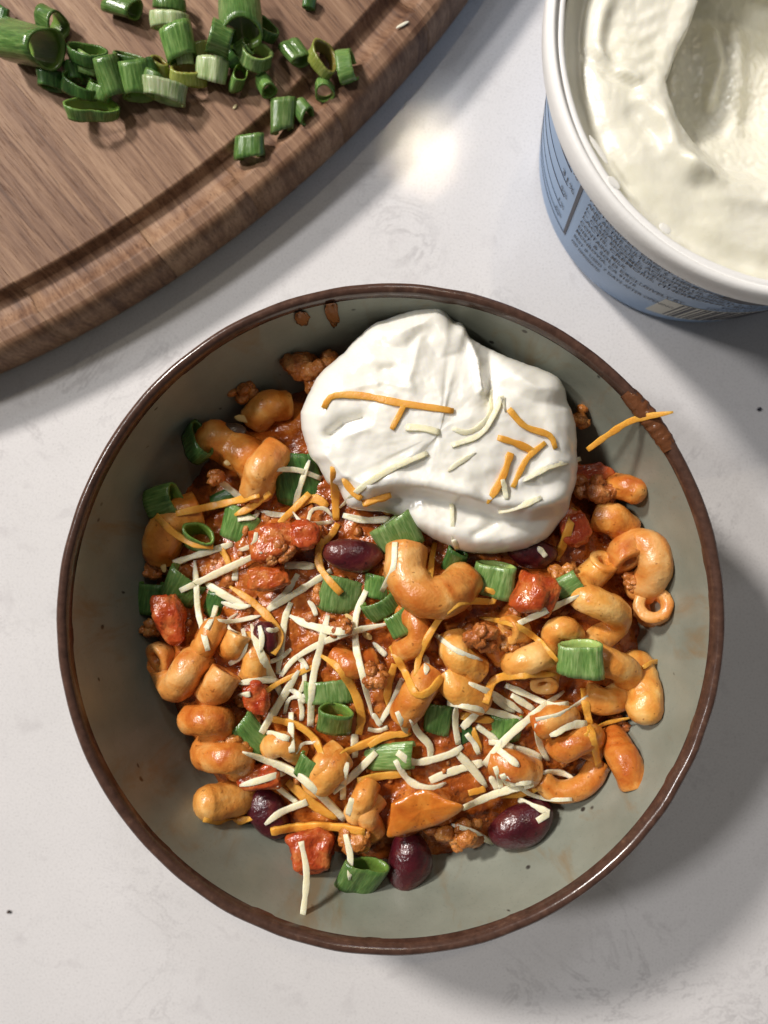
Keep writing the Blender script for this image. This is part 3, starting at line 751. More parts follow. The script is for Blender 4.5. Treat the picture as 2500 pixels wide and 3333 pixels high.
BOWL_ONIONS = [  # crop, x, y, width, length (crop px), az, el, squash, span, roll, lobes, material, lift, label
 ('C4', 440, 910, 230, 130, 35, 40, .75, 360, -25, .1, 'D', .003, 'shaded green onion ring with a slit at the upper left wall'),
 ('C4', 250, 1265, 190, 170, 15, 18, .9, 360, 20, .1, 'M', .003, 'glossy green onion slice at the left wall above the orange shred'),
 ('C4', 455, 1480, 190, 110, 60, 58, .8, 360, 0, 0, 'M', .0005, 'green onion ring with a dark hole under crossing shreds at the upper left'),
 ('C4', 705, 1400, 230, 200, 70, 12, .6, 300, 0, .12, 'M', .0006, 'ribbed green onion slice under the forked orange shred'),
 ('C4', 1045, 1110, 290, 330, 100, 14, .5, 190, 8, 0, 'D', .001, 'large dark green onion leaf tucked under the left of the dollop'),
 ('C4', 595, 1240, 90, 150, 25, 15, .6, 200, 0, 0, 'D', 0, 'thin dark green sliver left of the large onion leaf'),
 ('D1', 145, 355, 230, 150, 118, 16, .7, 360, -30, .15, 'B', .002, 'bright ribbed green onion slice at the lower left edge of the dollop'),
 ('C6', 160, 455, 160, 190, 80, 15, .7, 240, 0, 0, 'D', .001, 'shaded green onion slice by the left wall beside tomato'),
 ('C6', 365, 400, 230, 190, 60, 18, .6, 230, 10, .1, 'M', .0015, 'pointed green onion slice under white shreds at the left'),
 ('C6', 545, 490, 120, 170, 70, 12, .6, 220, 0, 0, 'D', 0, 'dark green onion sliver half hidden in the left cheese heap'),
 ('E5', 485, 410, 400, 300, 78, 12, .55, 230, 12, .05, 'B', .001, 'wide pale-striped green onion slice under the curved orange shred'),
 ('E5', 830, 330, 300, 250, 80, 16, .6, 260, -10, 0, 'M', .0005, 'green onion slice touched by the white shred below the dollop'),
 ('E5', 890, 540, 330, 220, 122, 24, .55, 250, -10, 0, 'M', .0018, 'upper of two stacked green onion slices in the middle'),
 ('E5', 1060, 700, 250, 260, 118, 12, .5, 220, 10, 0, 'M', .001, 'lower of two stacked green onion slices in the middle'),
 ('E5', 345, 1360, 470, 240, 95, 8, .55, 200, 0, 0, 'B', .001, 'tall shiny light green onion slice beside the orange arc'),
 ('E5', 420, 1630, 380, 300, 80, 38, .7, 360, 180, .1, 'M', .0005, 'cup-shaped dark green onion slice below the tall shiny one'),
 ('C6', 780, 1285, 150, 250, 125, 14, .6, 230, 10, .1, 'M', .0015, 'tilted green onion slice left of the lowest crossing shreds'),
 ('C6', 1115, 1480, 160, 150, 70, 20, .6, 240, 0, 0, 'M', .0005, 'small green onion slice between orange shreds at lower left'),
 ('D2', 850, 215, 110, 210, 10, 20, .6, 240, 0, 0, 'B', .0008, 'pale green onion slice left of the lower right cheese heap'),
 ('D1', 420, 490, 110, 140, 75, 40, .9, 340, 20, 0, 'D', .001, 'twisted dark green onion ring hanging under the dollop'),
 ('D1', 612, 580, 205, 150, 80, 16, .7, 360, -10, .22, 'B', .002, 'two-lobed green onion slice hooked by an orange shred'),
 ('D1', 985, 615, 120, 120, 35, 18, .6, 260, 10, 0, 'B', .002, 'small green onion slice above the white shred right of the tomato'),
 ('D1', 1040, 970, 225, 150, 92, 14, .7, 360, 0, .2, 'B', .003, 'bright two-lobed green onion slice right of centre on the pasta'),
 ('D1', 345, 1265, 130, 150, 82, 10, .6, 230, 0, 0, 'M', .001, 'green onion slice with glints left in the lower right heap'),
 ('D1', 672, 1310, 150, 120, 85, 12, .6, 230, 0, 0, 'M', .0003, 'green onion slice beneath the longest diagonal white shred'),
 ('D2', 735, 705, 165, 135, 62, 22, .6, 360, 10, .2, 'M', .0015, 'green onion ring resting on the bottom wall of the bowl'),
 ('D1', 470, 1345, 90, 120, 40, 10, .6, 220, 0, 0, 'D', 0, 'dark green scrap under white shreds in the lower right heap'),
]
OM = {'D': ON_DARK, 'M': ON_MID, 'B': ON_BRIGHT, 'Y': ON_YELLOW, 'P': ON_PALE}
for i, (c, x, y, wd, ln, az, el, sq, sp, ro, lo, mt, lift, lab) in enumerate(BOWL_ONIONS):
    px, py = P(c, x, y); k = CROP[c][2]; hs = rest(px, py, min(wd, ln) / k * .4, .025)
    z = (hs[2] + hs[3]) / 2; s = (CAM_Z - z - .003) / 2500
    w_, l_ = wd / k * s, ln / k * s / max(math.cos(R(el)), .55) * (1 if el < 35 else .8)
    sq *= .78; half = w_ / 2 * sq * (1 if sp > 300 else .25)
    o = onion(OM[mt], w_, l_, (0, 0, 0), az, el, sq, sp, ro, .0007, lo, i * 7 + 1)
    o.location = W(px, py, z + half * .75 + lift) - (Vector((0, 0, 0)) if sp > 300 else Vector((0, 0, w_ / 2 * sq * .55)))
    if 'wall' in lab: o.location = in_wall(Vector(o.location), w_ * .45)
    solid(o); tag(o, lab, 'green onion', 'sliced green onions on the chili')

# on the cutting board
def bz(px, py):
    """height of the board surface seen at a picture point"""
    v = W(px, py, .018); q = Vector((v.x + .1406, v.y - .2007)); A = Vector((.816, .578)); B = Vector((.578, -.816))
    a, b = q.dot(A), q.dot(B)
    lo, hi = 0.0, .12
    for _ in range(24):
        m = (lo + hi) / 2
        if (a / (.234 - m)) ** 2 + (b / (.15 - m)) ** 2 < 1: lo = m
        else: hi = m
    return float(np.interp(lo, [.0073, .0115, .014, .0166, .0171], [.0177, .0148, .0144, .0165, .0181]))
BOARD_ONIONS = [  # crop, x, y, width, length, az, el, squash, span, roll, lobes, mat, lift, label
 ('B1', 215, 345, 270, 520, -24, 24, .92, 360, 0, 0, 'M', .0, 'biggest green onion tube with a wide open end at the far left'),
 ('B1', 395, 170, 170, 200, -35, 15, .9, 360, 0, 0, 'M', .0, 'short green onion tube just above the biggest one'),
 ('B1', 390, 620, 170, 150, 85, 15, .8, 360, 0, 0, 'D', 0, 'shaded green onion slice below the biggest tube'),
 ('B1', 955, 50, 150, 240, -25, 12, .8, 360, 0, 0, 'M', 0, 'glossy green onion slice at the top edge, alone'),
 ('B1', 1300, 25, 200, 140, 80, 25, .8, 360, 0, 0, 'M', 0, 'green onion slice at the top edge above a pale one'),
 ('B1', 1310, 160, 220, 150, 85, 20, .7, 360, 0, .1, 'P', .001, 'pale whitish green onion slice with bright glints near the top'),
 ('B1', 1385, 330, 190, 260, 100, 18, .8, 360, 0, 0, 'M', .002, 'rounded green onion slice under the pale whitish one'),
 ('B2', 545, 110, 240, 420, -82, 15, .85, 360, 0, 0, 'M', .002, 'long wide green onion tube running off the top edge'),
 ('B2', 400, 300, 220, 220, 165, 18, .8, 360, 0, 0, 'M', .0, 'green onion tube lying beside the end of the long tube'),
 ('B2', 240, 395, 120, 130, 100, 15, .8, 360, 0, 0, 'Y', 0, 'small yellowish onion bit left of a glossy pale slice'),
 ('B2', 335, 540, 180, 190, 80, 20, .8, 360, 0, .12, 'P', .001, 'glossy pale green onion slice right of the yellow ring'),
 ('B2', 665, 425, 240, 200, 52, 52, .9, 360, 0, 0, 'B', .001, 'open green onion ring with a large dark hole right of centre'),
 ('B2', 540, 590, 200, 90, 30, 58, .45, 360, -42, 0, 'M', 0, 'narrow upright onion ring with a slit below the long tube'),
 ('B2', 750, 665, 120, 150, -62, 20, .9, 360, 0, 0, 'M', 0, 'small green onion tube at the right end of the pile'),
 ('B2', 575, 370, 110, 120, 20, 15, .8, 360, 0, 0, 'M', 0, 'small green onion bit behind the ring with the large hole'),
 ('B2', 740, 230, 160, 100, 40, 50, .9, 360, 0, 0, 'D', 0, 'dark onion ring behind the long tube near the top'),
 ('B2', 980, 410, 140, 200, -55, 12, .8, 360, 0, .15, 'M', 0, 'lone shiny green onion slice left of the slit ring'),
 ('B2', 1190, 460, 250, 150, 25, 50, .7, 360, -20, 0, 'Y', .001, 'tall yellow-green onion ring with a slit at the board groove'),
 ('B2', 1375, 515, 210, 160, 5, 15, .85, 300, 0, 0, 'M', 0, 'green onion slice on the groove right of the slit ring'),
 ('B2', 1200, 700, 140, 130, -85, 30, .9, 360, 0, 0, 'M', 0, 'short pale onion tube in the groove below the slit ring'),
 ('B2', 880, 890, 150, 250, 85, 12, .7, 300, 0, 0, 'B', .001, 'long ribbed green onion strip lying in the groove'),
 ('B2', 1030, 850, 120, 180, -55, 15, .8, 300, 0, 0, 'M', 0, 'green onion slice leaning on the ribbed strip in the groove'),
 ('B2', 620, 1130, 190, 200, 85, 18, .8, 360, 0, .08, 'M', 0, 'lowest green onion slice, alone in the groove'),
 ('B1', 1445, 575, 220, 140, 70, 55, .62, 360, 25, 0, 'Y', .0005, 'yellow-green onion ring left of the glossy pale slice'),
 ('B1', 1275, 705, 270, 170, 82, 14, .72, 360, 0, .06, 'P', .0005, 'boxy light green onion slice with stripes at the bottom of the pile'),
 ('B1', 1040, 610, 180, 290, 95, 22, .8, 360, 0, 0, 'M', .001, 'upright green onion slice left of the boxy one'),
 ('B1', 850, 600, 190, 330, 105, 20, .8, 300, 0, 0, 'M', .001, 'long dull green onion slice in the left of the pile'),
 ('B1', 700, 500, 150, 180, 75, 20, .8, 360, 0, 0, 'B', .001, 'light-streaked green onion slice at the top left of the pile'),
 ('B1', 680, 430, 230, 90, 70, 55, .75, 360, 0, 0, 'D', 0, 'dark onion ring behind the light-streaked slice'),
 ('B1', 620, 660, 230, 120, 60, 50, .8, 360, 20, 0, 'D', .0005, 'dark open onion ring at the left end of the pile'),
 ('B1', 720, 850, 320, 180, 72, 50, .62, 360, 25, .2, 'M', .0005, 'kidney-shaped open green onion ring at the lower left'),
 ('B1', 1230, 520, 120, 90, 70, 58, .9, 360, 0, 0, 'Y', 0, 'tiny onion ring with a pale edge behind the yellow ring'),
 ('B1', 1140, 540, 110, 150, 110, 20, .7, 300, 0, 0, 'D', 0, 'dark onion sliver between the upright slice and the tiny ring'),
 ('B2', 1080, 20, 90, 100, 80, 15, .8, 360, 0, 0, 'D', 0, 'green onion tip cut by the top edge of the photo, right of the long tube'),
 ('B1', 760, 700, 150, 140, 60, 25, .7, 360, 0, .15, 'M', .001, 'small green onion slice wedged between the dark ring and long dull slice'),
 ('B1', 985, 460, 190, 110, 75, 36, .6, 360, 0, .1, 'D', .0005, 'dark folded onion ring above the upright slice'),
 ('B1', 1175, 620, 120, 140, 60, 15, .7, 360, 0, 0, 'M', 0, 'small green onion bit at the corner of the boxy slice'),
 ('B1', 1425, 430, 110, 150, 95, 15, .8, 360, 0, 0, 'P', .001, 'small pale glinting onion bit below the rounded slice'),
 ('B2', 470, 420, 130, 130, 30, 20, .7, 360, 0, 0, 'D', 0, 'dark onion scrap in the shade below the tube beside the long one'),
 ('B1', 560, 560, 120, 150, 100, 15, .6, 300, 0, 0, 'D', 0, 'dark leaf scrap between the biggest tube and the pile'),
 ('B1', 10, 130, 110, 160, 70, 15, .6, 300, 0, 0, 'D', 0, 'dark green onion scrap cut by the left edge of the photo'),
]
# the board itself, as a support for the slices
_t = [W(x, y, 0) for x, y in ((0, 0), (1, 1))]
for i, (c, x, y, wd, ln, az, el, sq, sp, ro, lo, mt, lift, lab) in enumerate(BOARD_ONIONS):
    px, py = P(c, x, y); k = CROP[c][2]; z0 = bz(px, py); s = (CAM_Z - z0 - .004) / 2500
    w_ = wd / k * s * 1.2; hid = hit(px, py, z0)
    l_ = max(ln / k * s - w_ * sq * abs(math.sin(R(el))) * .8, .0022) / max(math.cos(R(el)), .5)
    hz = w_ / 2 * sq * math.cos(R(el)) + l_ / 2 * abs(math.sin(R(el)))
    zc = z0 + hz * .92 + (hid - z0) * .45 + lift
    o = onion(OM[mt], w_, l_, W(px, py, zc), az, el, sq, sp, ro,   .0009 if mt in 'YB' else .0006, lo, i * 11 + 300)
    solid(o); tag(o, lab, 'green onion', 'sliced green onions on the cutting board')

# ------------------------------------------------------------------ cheese shreds
def shred(mat, pts2, wpx, seed, floor=.028, curl=.5, flat=.42, lift=0.0, zfix=None):
    n = max(9, min(22, int(sum(math.dist(a, b) for a, b in zip(pts2[:-1], pts2[1:])) / 14)))
    line = catmull([Vector((x, y, 0)) for x, y in pts2], n)
    hz = [hit(v.x, v.y, floor) for v in line]
    if zfix: hz = [zfix[0] + (zfix[1] - zfix[0]) * i / (n - 1) for i in range(n)]
    # rigid strand: upper hull of what lies beneath, bending a little into the gaps
    hull = list(hz)
    for i in range(n):
        for a in range(i):
            for b in range(i + 1, n):
                t = (i - a) / (b - a); hull[i] = max(hull[i], hz[a] * (1 - t) + hz[b] * t)
    rng = random.Random(seed); s0 = (CAM_Z - hull[n // 2]) / 2500; w_ = wpx * s0; t_ = w_ * flat
    z = [max(h, h * curl + g * (1 - curl)) for h, g in zip(hz, hull)]
    for _ in range(3): z = [(z[max(i - 1, 0)] + 2 * z[i] + z[min(i + 1, n - 1)]) / 4 for i in range(n)]
    pts = [W(v.x, v.y, q + t_ * .42 + lift) for v, q in zip(line, z)]
    t0, t1 = rng.choice([.1, .2, .65]), rng.choice([.1, .25, .7]); tw = rng.uniform(-.45, .45); tw2 = rng.uniform(-.45, .45); seg = 8; vs = []; fs = []
    shp = [(math.copysign(abs(math.cos(a)) ** .3, math.cos(a)), math.copysign(abs(math.sin(a)) ** .3, math.sin(a))) for a in [2 * math.pi * (j + .5) / seg for j in range(seg)]]
    for i in range(n):
        t = (pts[min(i + 1, n - 1)] - pts[max(i - 1, 0)]).normalized()
        sd = t.cross(Vector((0, 0, 1))).normalized(); up = sd.cross(t).normalized()
        a = tw + (tw2 - tw) * i / n; e1 = sd * math.cos(a) + up * math.sin(a); e2 = up * math.cos(a) - sd * math.sin(a)
        f = i / (n - 1); k = 1 - t0 * max(0, 1 - f * 4) ** 1.5 - t1 * max(0, 1 - (1 - f) * 4) ** 1.5
        k *= 1 + .26 * noise.noise(Vector((seed * 1.7, i * .45, 0))) + .12 * noise.noise(Vector((seed * 2.7, i * 1.3, 0)))
        for cx, cy in shp: vs.append(pts[i] + e1 * (cx * w_ / 2 * k) + e2 * (cy * t_ / 2 * k) + up * (.00012 * noise.noise(Vector((seed, i * .9, cx)))))
    for i in range(n - 1):
        for j in range(seg):
            k = (j + 1) % seg; fs.append((i * seg + j, i * seg + k, (i + 1) * seg + k, (i + 1) * seg + j))
    fs.append(tuple(range(seg - 1, -1, -1))); fs.append(tuple(range((n - 1) * seg, n * seg)))
    o = mesh('cheese_shred', vs, fs, mat); fix_normals(o); return o
SHREDS = [
 ('C6', 'W', 50, [(690, 545), (630, 590), (640, 640), (690, 660)], 'thin hooked white curl in the left cheese heap', 22),
 ('C6', 'W', 45, [(680, 250), (672, 350)]), ('C6', 'W', 40, [(1080, 850), (1090, 960), (1050, 1040)]),
 ('C6', 'O', 40, [(585, 150), (620, 210), (640, 260)], 'short orange stub poking through white shreds at the left'),
 ('C6', 'W', 62, [(1000, 560), (1100, 610), (1250, 650), (1390, 660)]),
 ('C6', 'W', 60, [(490, 360), (600, 430), (740, 510)]), ('C6', 'W', 45, [(560, 500), (540, 570), (500, 640)]),
 ('C6', 'W', 50, [(305, 245), (480, 185), (660, 130)], 'straight white shred, highest of the left heap, pointing at the left wall'),
 ('C6', 'W', 55, [(345, 410), (600, 290), (835, 180)], 'long thick white shred rising rightwards across the left heap'),
 ('C6', 'W', 45, [(430, 230), (440, 350), (450, 520), (480, 650), (512, 770)], 'long upright white shred at the left end of the left heap'),
 ('C6', 'W', 35, [(490, 590), (650, 595), (830, 560)]),
 ('C6', 'W', 35, [(800, 60), (790, 120), (740, 155), (700, 165)], 'small curled white shred on the tomato above the left heap'),
 ('C6', 'W', 58, [(970, 260), (1060, 258), (1150, 265)], 'short flat white shred left of the orange S-curve'),
 ('C6', 'W', 45, [(1050, 310), (980, 420), (870, 510)]), ('C6', 'W', 50, [(870, 525), (1060, 410), (1250, 290)]),
 ('C6', 'W', 50, [(1010, 480), (975, 570), (950, 750), (930, 910)]), ('C6', 'W', 60, [(770, 610), (810, 740), (870, 880), (950, 1030)]),
 ('C6', 'W', 40, [(720, 640), (735, 740), (700, 810), (640, 850)]),
 ('C6', 'O', 50, [(640, 385), (780, 480), (900, 600), (945, 700), (900, 790)], 'thick orange shred arching over the left cheese heap'),
 ('C6', 'W', 50, [(690, 965), (860, 945), (940, 950)]), ('C6', 'O', 35, [(850, 1020), (960, 950), (1180, 850)], 'thin straight orange shred meeting the orange arc'),
 ('C6', 'W', 30, [(970, 1150), (1000, 1060), (1100, 1040)]), ('C6', 'W', 45, [(700, 1040), (765, 1030)]),
 ('C6', 'W', 45, [(1605, 605), (1400, 650), (1200, 720), (1030, 820), (950, 920)], 'long white shred sweeping down left from the stacked onion slices'),
 ('C6', 'W', 55, [(1230, 560), (1190, 730), (1140, 950), (1125, 1220)], 'long upright white shred left of the tall shiny onion slice'),
 ('C6', 'O', 58, [(1190, 800), (1290, 870), (1380, 1000), (1430, 1150), (1415, 1270)], 'bold orange arc curving around the tall shiny onion slice'),
 ('C6', 'W', 60, [(1055, 890), (940, 1080), (830, 1265)], 'thick straight white shred pointing down left to the tilted onion slice'),
 ('C6', 'W', 50, [(1460, 410), (1400, 560), (1400, 750), (1440, 920), (1500, 1180)], 'longest bowed white shred running down the middle'),
 ('C6', 'W', 40, [(1500, 720), (1580, 800)], 'short white bit between the bowed white shred and orange hook'),
 ('C6', 'W', 40, [(1110, 470), (1140, 505), (1160, 560)], 'short white bit left of the wide striped onion slice'),
 ('C6', 'O', 50, [(900, 1180), (1050, 1220), (1150, 1300), (1200, 1410)], 'orange shred bending down right below the left heap'),
 ('C6', 'W', 50, [(1010, 1140), (1010, 1260), (1015, 1380)]), ('C6', 'W', 50, [(860, 1260), (1000, 1300)]),
 ('C6', 'W', 25, [(1040, 1390), (1080, 1330), (1170, 1320)]),
 ('C6', 'W', 50, [(700, 1580), (850, 1540), (970, 1500)]),
 ('C6', 'W', 55, [(1390, 1270), (1390, 1410)]), ('C6', 'O', 50, [(1290, 1400), (1450, 1330), (1590, 1270)]),
 ('C6', 'W', 52, [(1350, 1440), (1325, 1530), (1320, 1660)]),
 ('C6', 'W', 55, [(1520, 1380), (1400, 1500), (1260, 1620)], 'straight white shred slanting down left above the pepper wedge'),
 ('D2', 'O', 45, [(430, 310), (530, 400), (640, 470)], 'orange shred beside the long white diagonal at the lower left'),
 ('D2', 'W', 30, [(380, 330), (470, 400)]),
 ('D2', 'W', 45, [(240, 190), (330, 220), (480, 290), (670, 470)], 'long white diagonal shred at the lower left'),
 ('D2', 'O', 36, [(720, 310), (810, 290), (940, 275)], 'orange shred lying level above the pepper wedge'),
 ('C6', 'O', 50, [(1630, 850), (1590, 1000), (1590, 1110)], 'upright orange shred left of the orange hook'),
 ('D1', 'W', 40, [(165, 1070), (120, 1180), (60, 1280)], 'white shred slanting down left from the orange hook'),
 ('D1', 'W', 40, [(130, 400), (120, 530), (65, 640)], 'white shred hanging from the bright slice at the dollop edge'),
 ('C4', 'W', 40, [(905, 1065), (1050, 1070), (1190, 1120)], 'white shred lying level across the large dark onion leaf'),
 ('C4', 'W', 40, [(1120, 1010), (1080, 1120), (1030, 1280)], 'upright white shred crossing the large dark onion leaf'),
 ('C4', 'W', 50, [(580, 1135), (650, 1190), (740, 1260)], 'short white shred slanting into the orange fork at the upper left'),
 ('C4', 'O', 50, [(320, 1330), (560, 1280), (820, 1220)], 'long orange shred, upper arm of the fork at the upper left'),
 ('C4', 'O', 55, [(880, 1200), (770, 1290), (670, 1340)], 'short orange shred crossing the end of the long one at upper left'),
 ('C4', 'W', 40, [(690, 1365), (790, 1350), (810, 1310)], 'bent white bit below the orange fork'),
 ('C4', 'W', 40, [(820, 1310), (900, 1335), (1030, 1340)]),
 ('C4', 'O', 58, [(1030, 1290), (1150, 1240), (1230, 1290)], 'arched orange shred at the foot of the large onion leaf'),
 ('C4', 'O', 45, [(1120, 1210), (1040, 1290), (940, 1385)], 'orange shred slanting down left from the large onion leaf'),
 ('C4', 'W', 30, [(1020, 1320), (1070, 1380), (1150, 1390), (1260, 1380)]),
 ('C4', 'W', 30, [(1110, 1380), (1135, 1310), (1210, 1300), (1260, 1350)], 'thin looped white shred left of the dollop corner'),
 ('C5', 'O', 45, [(325, 915), (370, 975), (420, 1015)], 'short orange bit tucked under the left edge of the dollop'),
 ('C5', 'O', 55, [(420, 1035), (500, 1010), (560, 990)], 'orange patch of cheese half sunk in the dollop crease'),
 ('C4', 'O', 58, [(1265, 1050), (1275, 1200), (1280, 1370)], 'upright orange shred at the left edge of the dollop'),
 ('C4', 'W', 52, [(1320, 1340), (1450, 1370), (1600, 1365)], 'flat white shred under the lower left of the dollop'),
 ('C5', 'W', 40, [(310, 1060), (420, 960), (560, 870), (740, 790)], 'long white shred rising from the left edge onto the dollop'),
 ('C4', 'O', 45, [(200, 1340), (300, 1440), (420, 1510), (540, 1530)], 'orange shred curving down from the left wall'),
 ('C4', 'O', 50, [(1290, 1390), (1250, 1460), (1180, 1530), (1180, 1640), (1230, 1720), (1310, 1810)], 'orange S-curve below the left corner of the dollop'),
 ('C5', 'O', 40, [(232, 572), (275, 512), (420, 510), (600, 545), (870, 585)], 'longest orange shred lying across the top of the dollop'),
 ('C5', 'O', 33, [(625, 560), (600, 610), (565, 675)], 'short orange shred under the longest one on the dollop'),
 ('C5', 'W', 45, [(635, 665), (720, 670), (800, 690)], 'short flat white shred in the middle of the dollop'),
 ('C5', 'W', 33, [(1055, 480), (1050, 590), (1000, 660), (930, 690), (865, 670)], 'curved white shred, left strand of the loop on the dollop'),
 ('C5', 'W', 35, [(1125, 590), (1105, 515), (1075, 590), (1000, 700), (860, 755)], 'looped white shred, right strand of the loop on the dollop'),
 ('C5', 'O', 35, [(1140, 575), (1220, 660), (1340, 705), (1370, 770)], 'hooked orange shred at the right of the dollop'),
 ('C5', 'O', 40, [(1085, 715), (1180, 745), (1280, 790)], 'short straight orange shred at the right of the dollop'),
 ('C5', 'O', 42, [(1150, 790), (1110, 910), (1035, 1040)], 'thick orange shred slanting down to the dollop crease'),
 ('C5', 'O', 32, [(1320, 740), (1230, 820), (1160, 960)], 'thin orange shred slanting down beside the thick one on the dollop'),
 ('C5', 'W', 30, [(980, 790), (910, 830), (840, 880)], 'short slanting white shred near the centre of the dollop'),
 ('C5', 'W', 36, [(1490, 820), (1340, 860), (1210, 930)], 'white shred reaching the right edge of the dollop'),
 ('C5', 'W', 34, [(1110, 920), (1130, 1020)], 'stubby upright white shred on the dollop crease'),
 ('C5', 'W', 38, [(1300, 1010), (1190, 1055), (1090, 1080)], 'white shred lying along the dollop crease at the right'),
 ('C5', 'W', 28, [(860, 1040), (865, 1150), (875, 1250)], 'upright white shred on the lower lip of the dollop'),
 ('C5', 'W', 34, [(870, 1215), (890, 1265)]),
 ('D1', 'O', 45, [(1010, 240), (970, 370), (920, 490)], 'orange shred leaning out from the right of the dollop'),
 ('D1', 'W', 34, [(830, 420), (870, 470)], 'short white bit just under the lower right of the dollop'),
 ('D1', 'O', 32, [(325, 400), (310, 480), (300, 590)], 'orange shred on the smooth pasta loop under the dollop'),
 ('D1', 'O', 38, [(570, 630), (622, 650), (612, 690), (480, 690), (380, 740), (300, 850), (250, 960), (230, 1060)], 'longest orange shred, curving down from the two-lobed onion slice'),
 ('D1', 'O', 33, [(545, 770), (700, 800), (820, 870), (930, 985)], 'thin orange arc ending at the bright two-lobed onion slice'),
 ('D1', 'W', 40, [(735, 800), (880, 730), (1035, 660)], 'straight white shred across the red tomato chunk'),
 ('D1', 'O', 24, [(1345, 1015), (1410, 985), (1475, 1025)], 'thin orange curl standing off the pasta at the right wall'),
 ('D1', 'W', 32, [(325, 850), (430, 930), (560, 980)], 'white shred crossing below the longest orange shred'),
 ('D1', 'O', 42, [(110, 910), (180, 1040), (235, 1145), (300, 1130), (360, 1060)], 'thick orange hook shaped like a tick mark in the middle'),
 ('D1', 'O', 45, [(450, 1250), (540, 1265), (615, 1275)]), ('D1', 'W', 40, [(530, 1300), (640, 1380)]), ('D1', 'O', 35, [(510, 1310), (550, 1430)]),
 ('D1', 'O', 40, [(0, 1400), (90, 1350), (210, 1340)]), ('D1', 'W', 40, [(140, 1230), (190, 1340)]),
 ('D1', 'O', 45, [(925, 1050), (760, 1050), (620, 1075), (570, 1190)], 'orange shred bent at its left end above the lower right heap'),
 ('D1', 'W', 40, [(490, 1090), (640, 1160), (760, 1240)]), ('D1', 'W', 40, [(700, 1150), (810, 1220)]),
 ('D1', 'W', 40, [(670, 1100), (760, 1140), (900, 1200), (980, 1190)]),
 ('D1', 'W', 45, [(390, 1185), (560, 1220), (760, 1270)], 'long level white shred along the top of the lower right heap'),
 ('D1', 'W', 28, [(820, 1270), (950, 1240), (1080, 1155)], 'thin bent white shred at the right end of the lower right heap'),
 ('D1', 'O', 45, [(1055, 1120), (1080, 1280), (1130, 1500)], 'long upright orange shred near the lower right wall'),
 ('D1', 'W', 50, [(890, 1350), (980, 1300), (1070, 1290)], 'flaky white scrap beside the upright orange shred'),
 ('D1', 'O', 22, [(1060, 1350), (1160, 1290), (1290, 1260)], 'very thin orange strand crossing the upright orange shred'),
 ('D1', 'W', 40, [(430, 1200), (425, 1290), (440, 1390)]), ('D1', 'W', 45, [(530, 1240), (460, 1310)]),
 ('D1', 'W', 40, [(820, 1290), (840, 1390), (880, 1470)]), ('D1', 'W', 45, [(660, 1410), (760, 1420), (850, 1460)]), ('D1', 'W', 45, [(640, 1420), (740, 1500)]),
 ('D1', 'W', 45, [(210, 1260), (240, 1330), (300, 1400), (300, 1470)]),
 ('D1', 'W', 50, [(300, 1570), (420, 1520), (560, 1480)]), ('D1', 'W', 50, [(420, 1420), (500, 1500), (580, 1600)]),
 ('D1', 'W', 45, [(140, 1430), (230, 1480), (400, 1440), (460, 1400)]),
 ('D1', 'W', 40, [(130, 1470), (200, 1570), (300, 1610), (380, 1580)], 'white shred curving like a smile above the pepper wedge'),
 ('D1', 'W', 48, [(570, 1490), (700, 1340), (960, 1130)], 'longest diagonal white shred on top of the lower right heap'),
 ('D2', 'O', 34, [(1310, 370), (1400, 360), (1480, 335)]), ('D2', 'O', 30, [(1180, 360), (1250, 340)]),
 ('D2', 'W', 38, [(1270, 290), (1310, 350)]), ('D2', 'W', 34, [(1320, 280), (1350, 330)]),
 ('D1', 'W', 40, [(850, 1530), (940, 1530), (1010, 1560)], 'flat white shred on the slim looped pasta'),
 ('D2', 'W', 38, [(1160, 420), (1300, 360), (1450, 320)], 'straight white shred below the lower right heap'),
 ('D2', 'W', 22, [(1340, 290), (1430, 360), (1520, 385), (1610, 385)], 'thin white strand trailing right over the large purple bean'),
 ('D2', 'W', 34, [(1390, 385), (1450, 415), (1510, 440), (1465, 475)], 'hooked white shred on the large purple bean'),
 ('D2', 'W', 38, [(335, 490), (400, 440), (510, 395)], 'white shred on the dark bean at the lower left'),
 ('D2', 'O', 42, [(360, 520), (480, 500), (620, 500), (750, 520)], 'thick level orange shred at the bottom left of the food'),
 ('D2', 'W', 34, [(670, 530), (690, 620), (685, 720)], 'upright white shred on the bottom onion ring'),
 ('D2', 'W', 32, [(485, 560), (508, 700), (490, 890)], 'long white shred hanging down onto the bare bottom wall'),
 ('D2', 'W', 28, [(1110, 490), (1200, 520), (1290, 575)], 'sauce-stained white shred between the two bottom beans'),
 ('D2', 'O', 34, [(80, 465), (180, 480), (300, 460)], 'orange shred under the pale pasta nub at the lower left'),
 ('D2', 'W', 34, [(700, 380), (680, 450)]),
 ('C6', 'W', 42, [(590, 480), (690, 505), (770, 500)]), ('C6', 'W', 38, [(860, 640), (900, 650), (930, 640)]), ('C6', 'W', 34, [(880, 840), (950, 810), (1010, 760)]), ('C6', 'W', 40, [(1000, 1000), (1050, 1030), (1095, 1080)]),
 ('C6', 'W', 36, [(1060, 1060), (1075, 1130), (1070, 1190)]), ('C6', 'W', 40, [(820, 620), (835, 700), (825, 780)]), ('C6', 'W', 36, [(1040, 800), (1085, 840), (1110, 880)]),
 ('D1', 'W', 38, [(600, 1150), (660, 1200), (720, 1230)]), ('D1', 'W', 36, [(590, 1380), (650, 1385), (710, 1405)]), ('D1', 'W', 36, [(620, 1500), (640, 1550), (650, 1610)]), ('D1', 'W', 38, [(680, 1590), (740, 1580), (810, 1575)]),
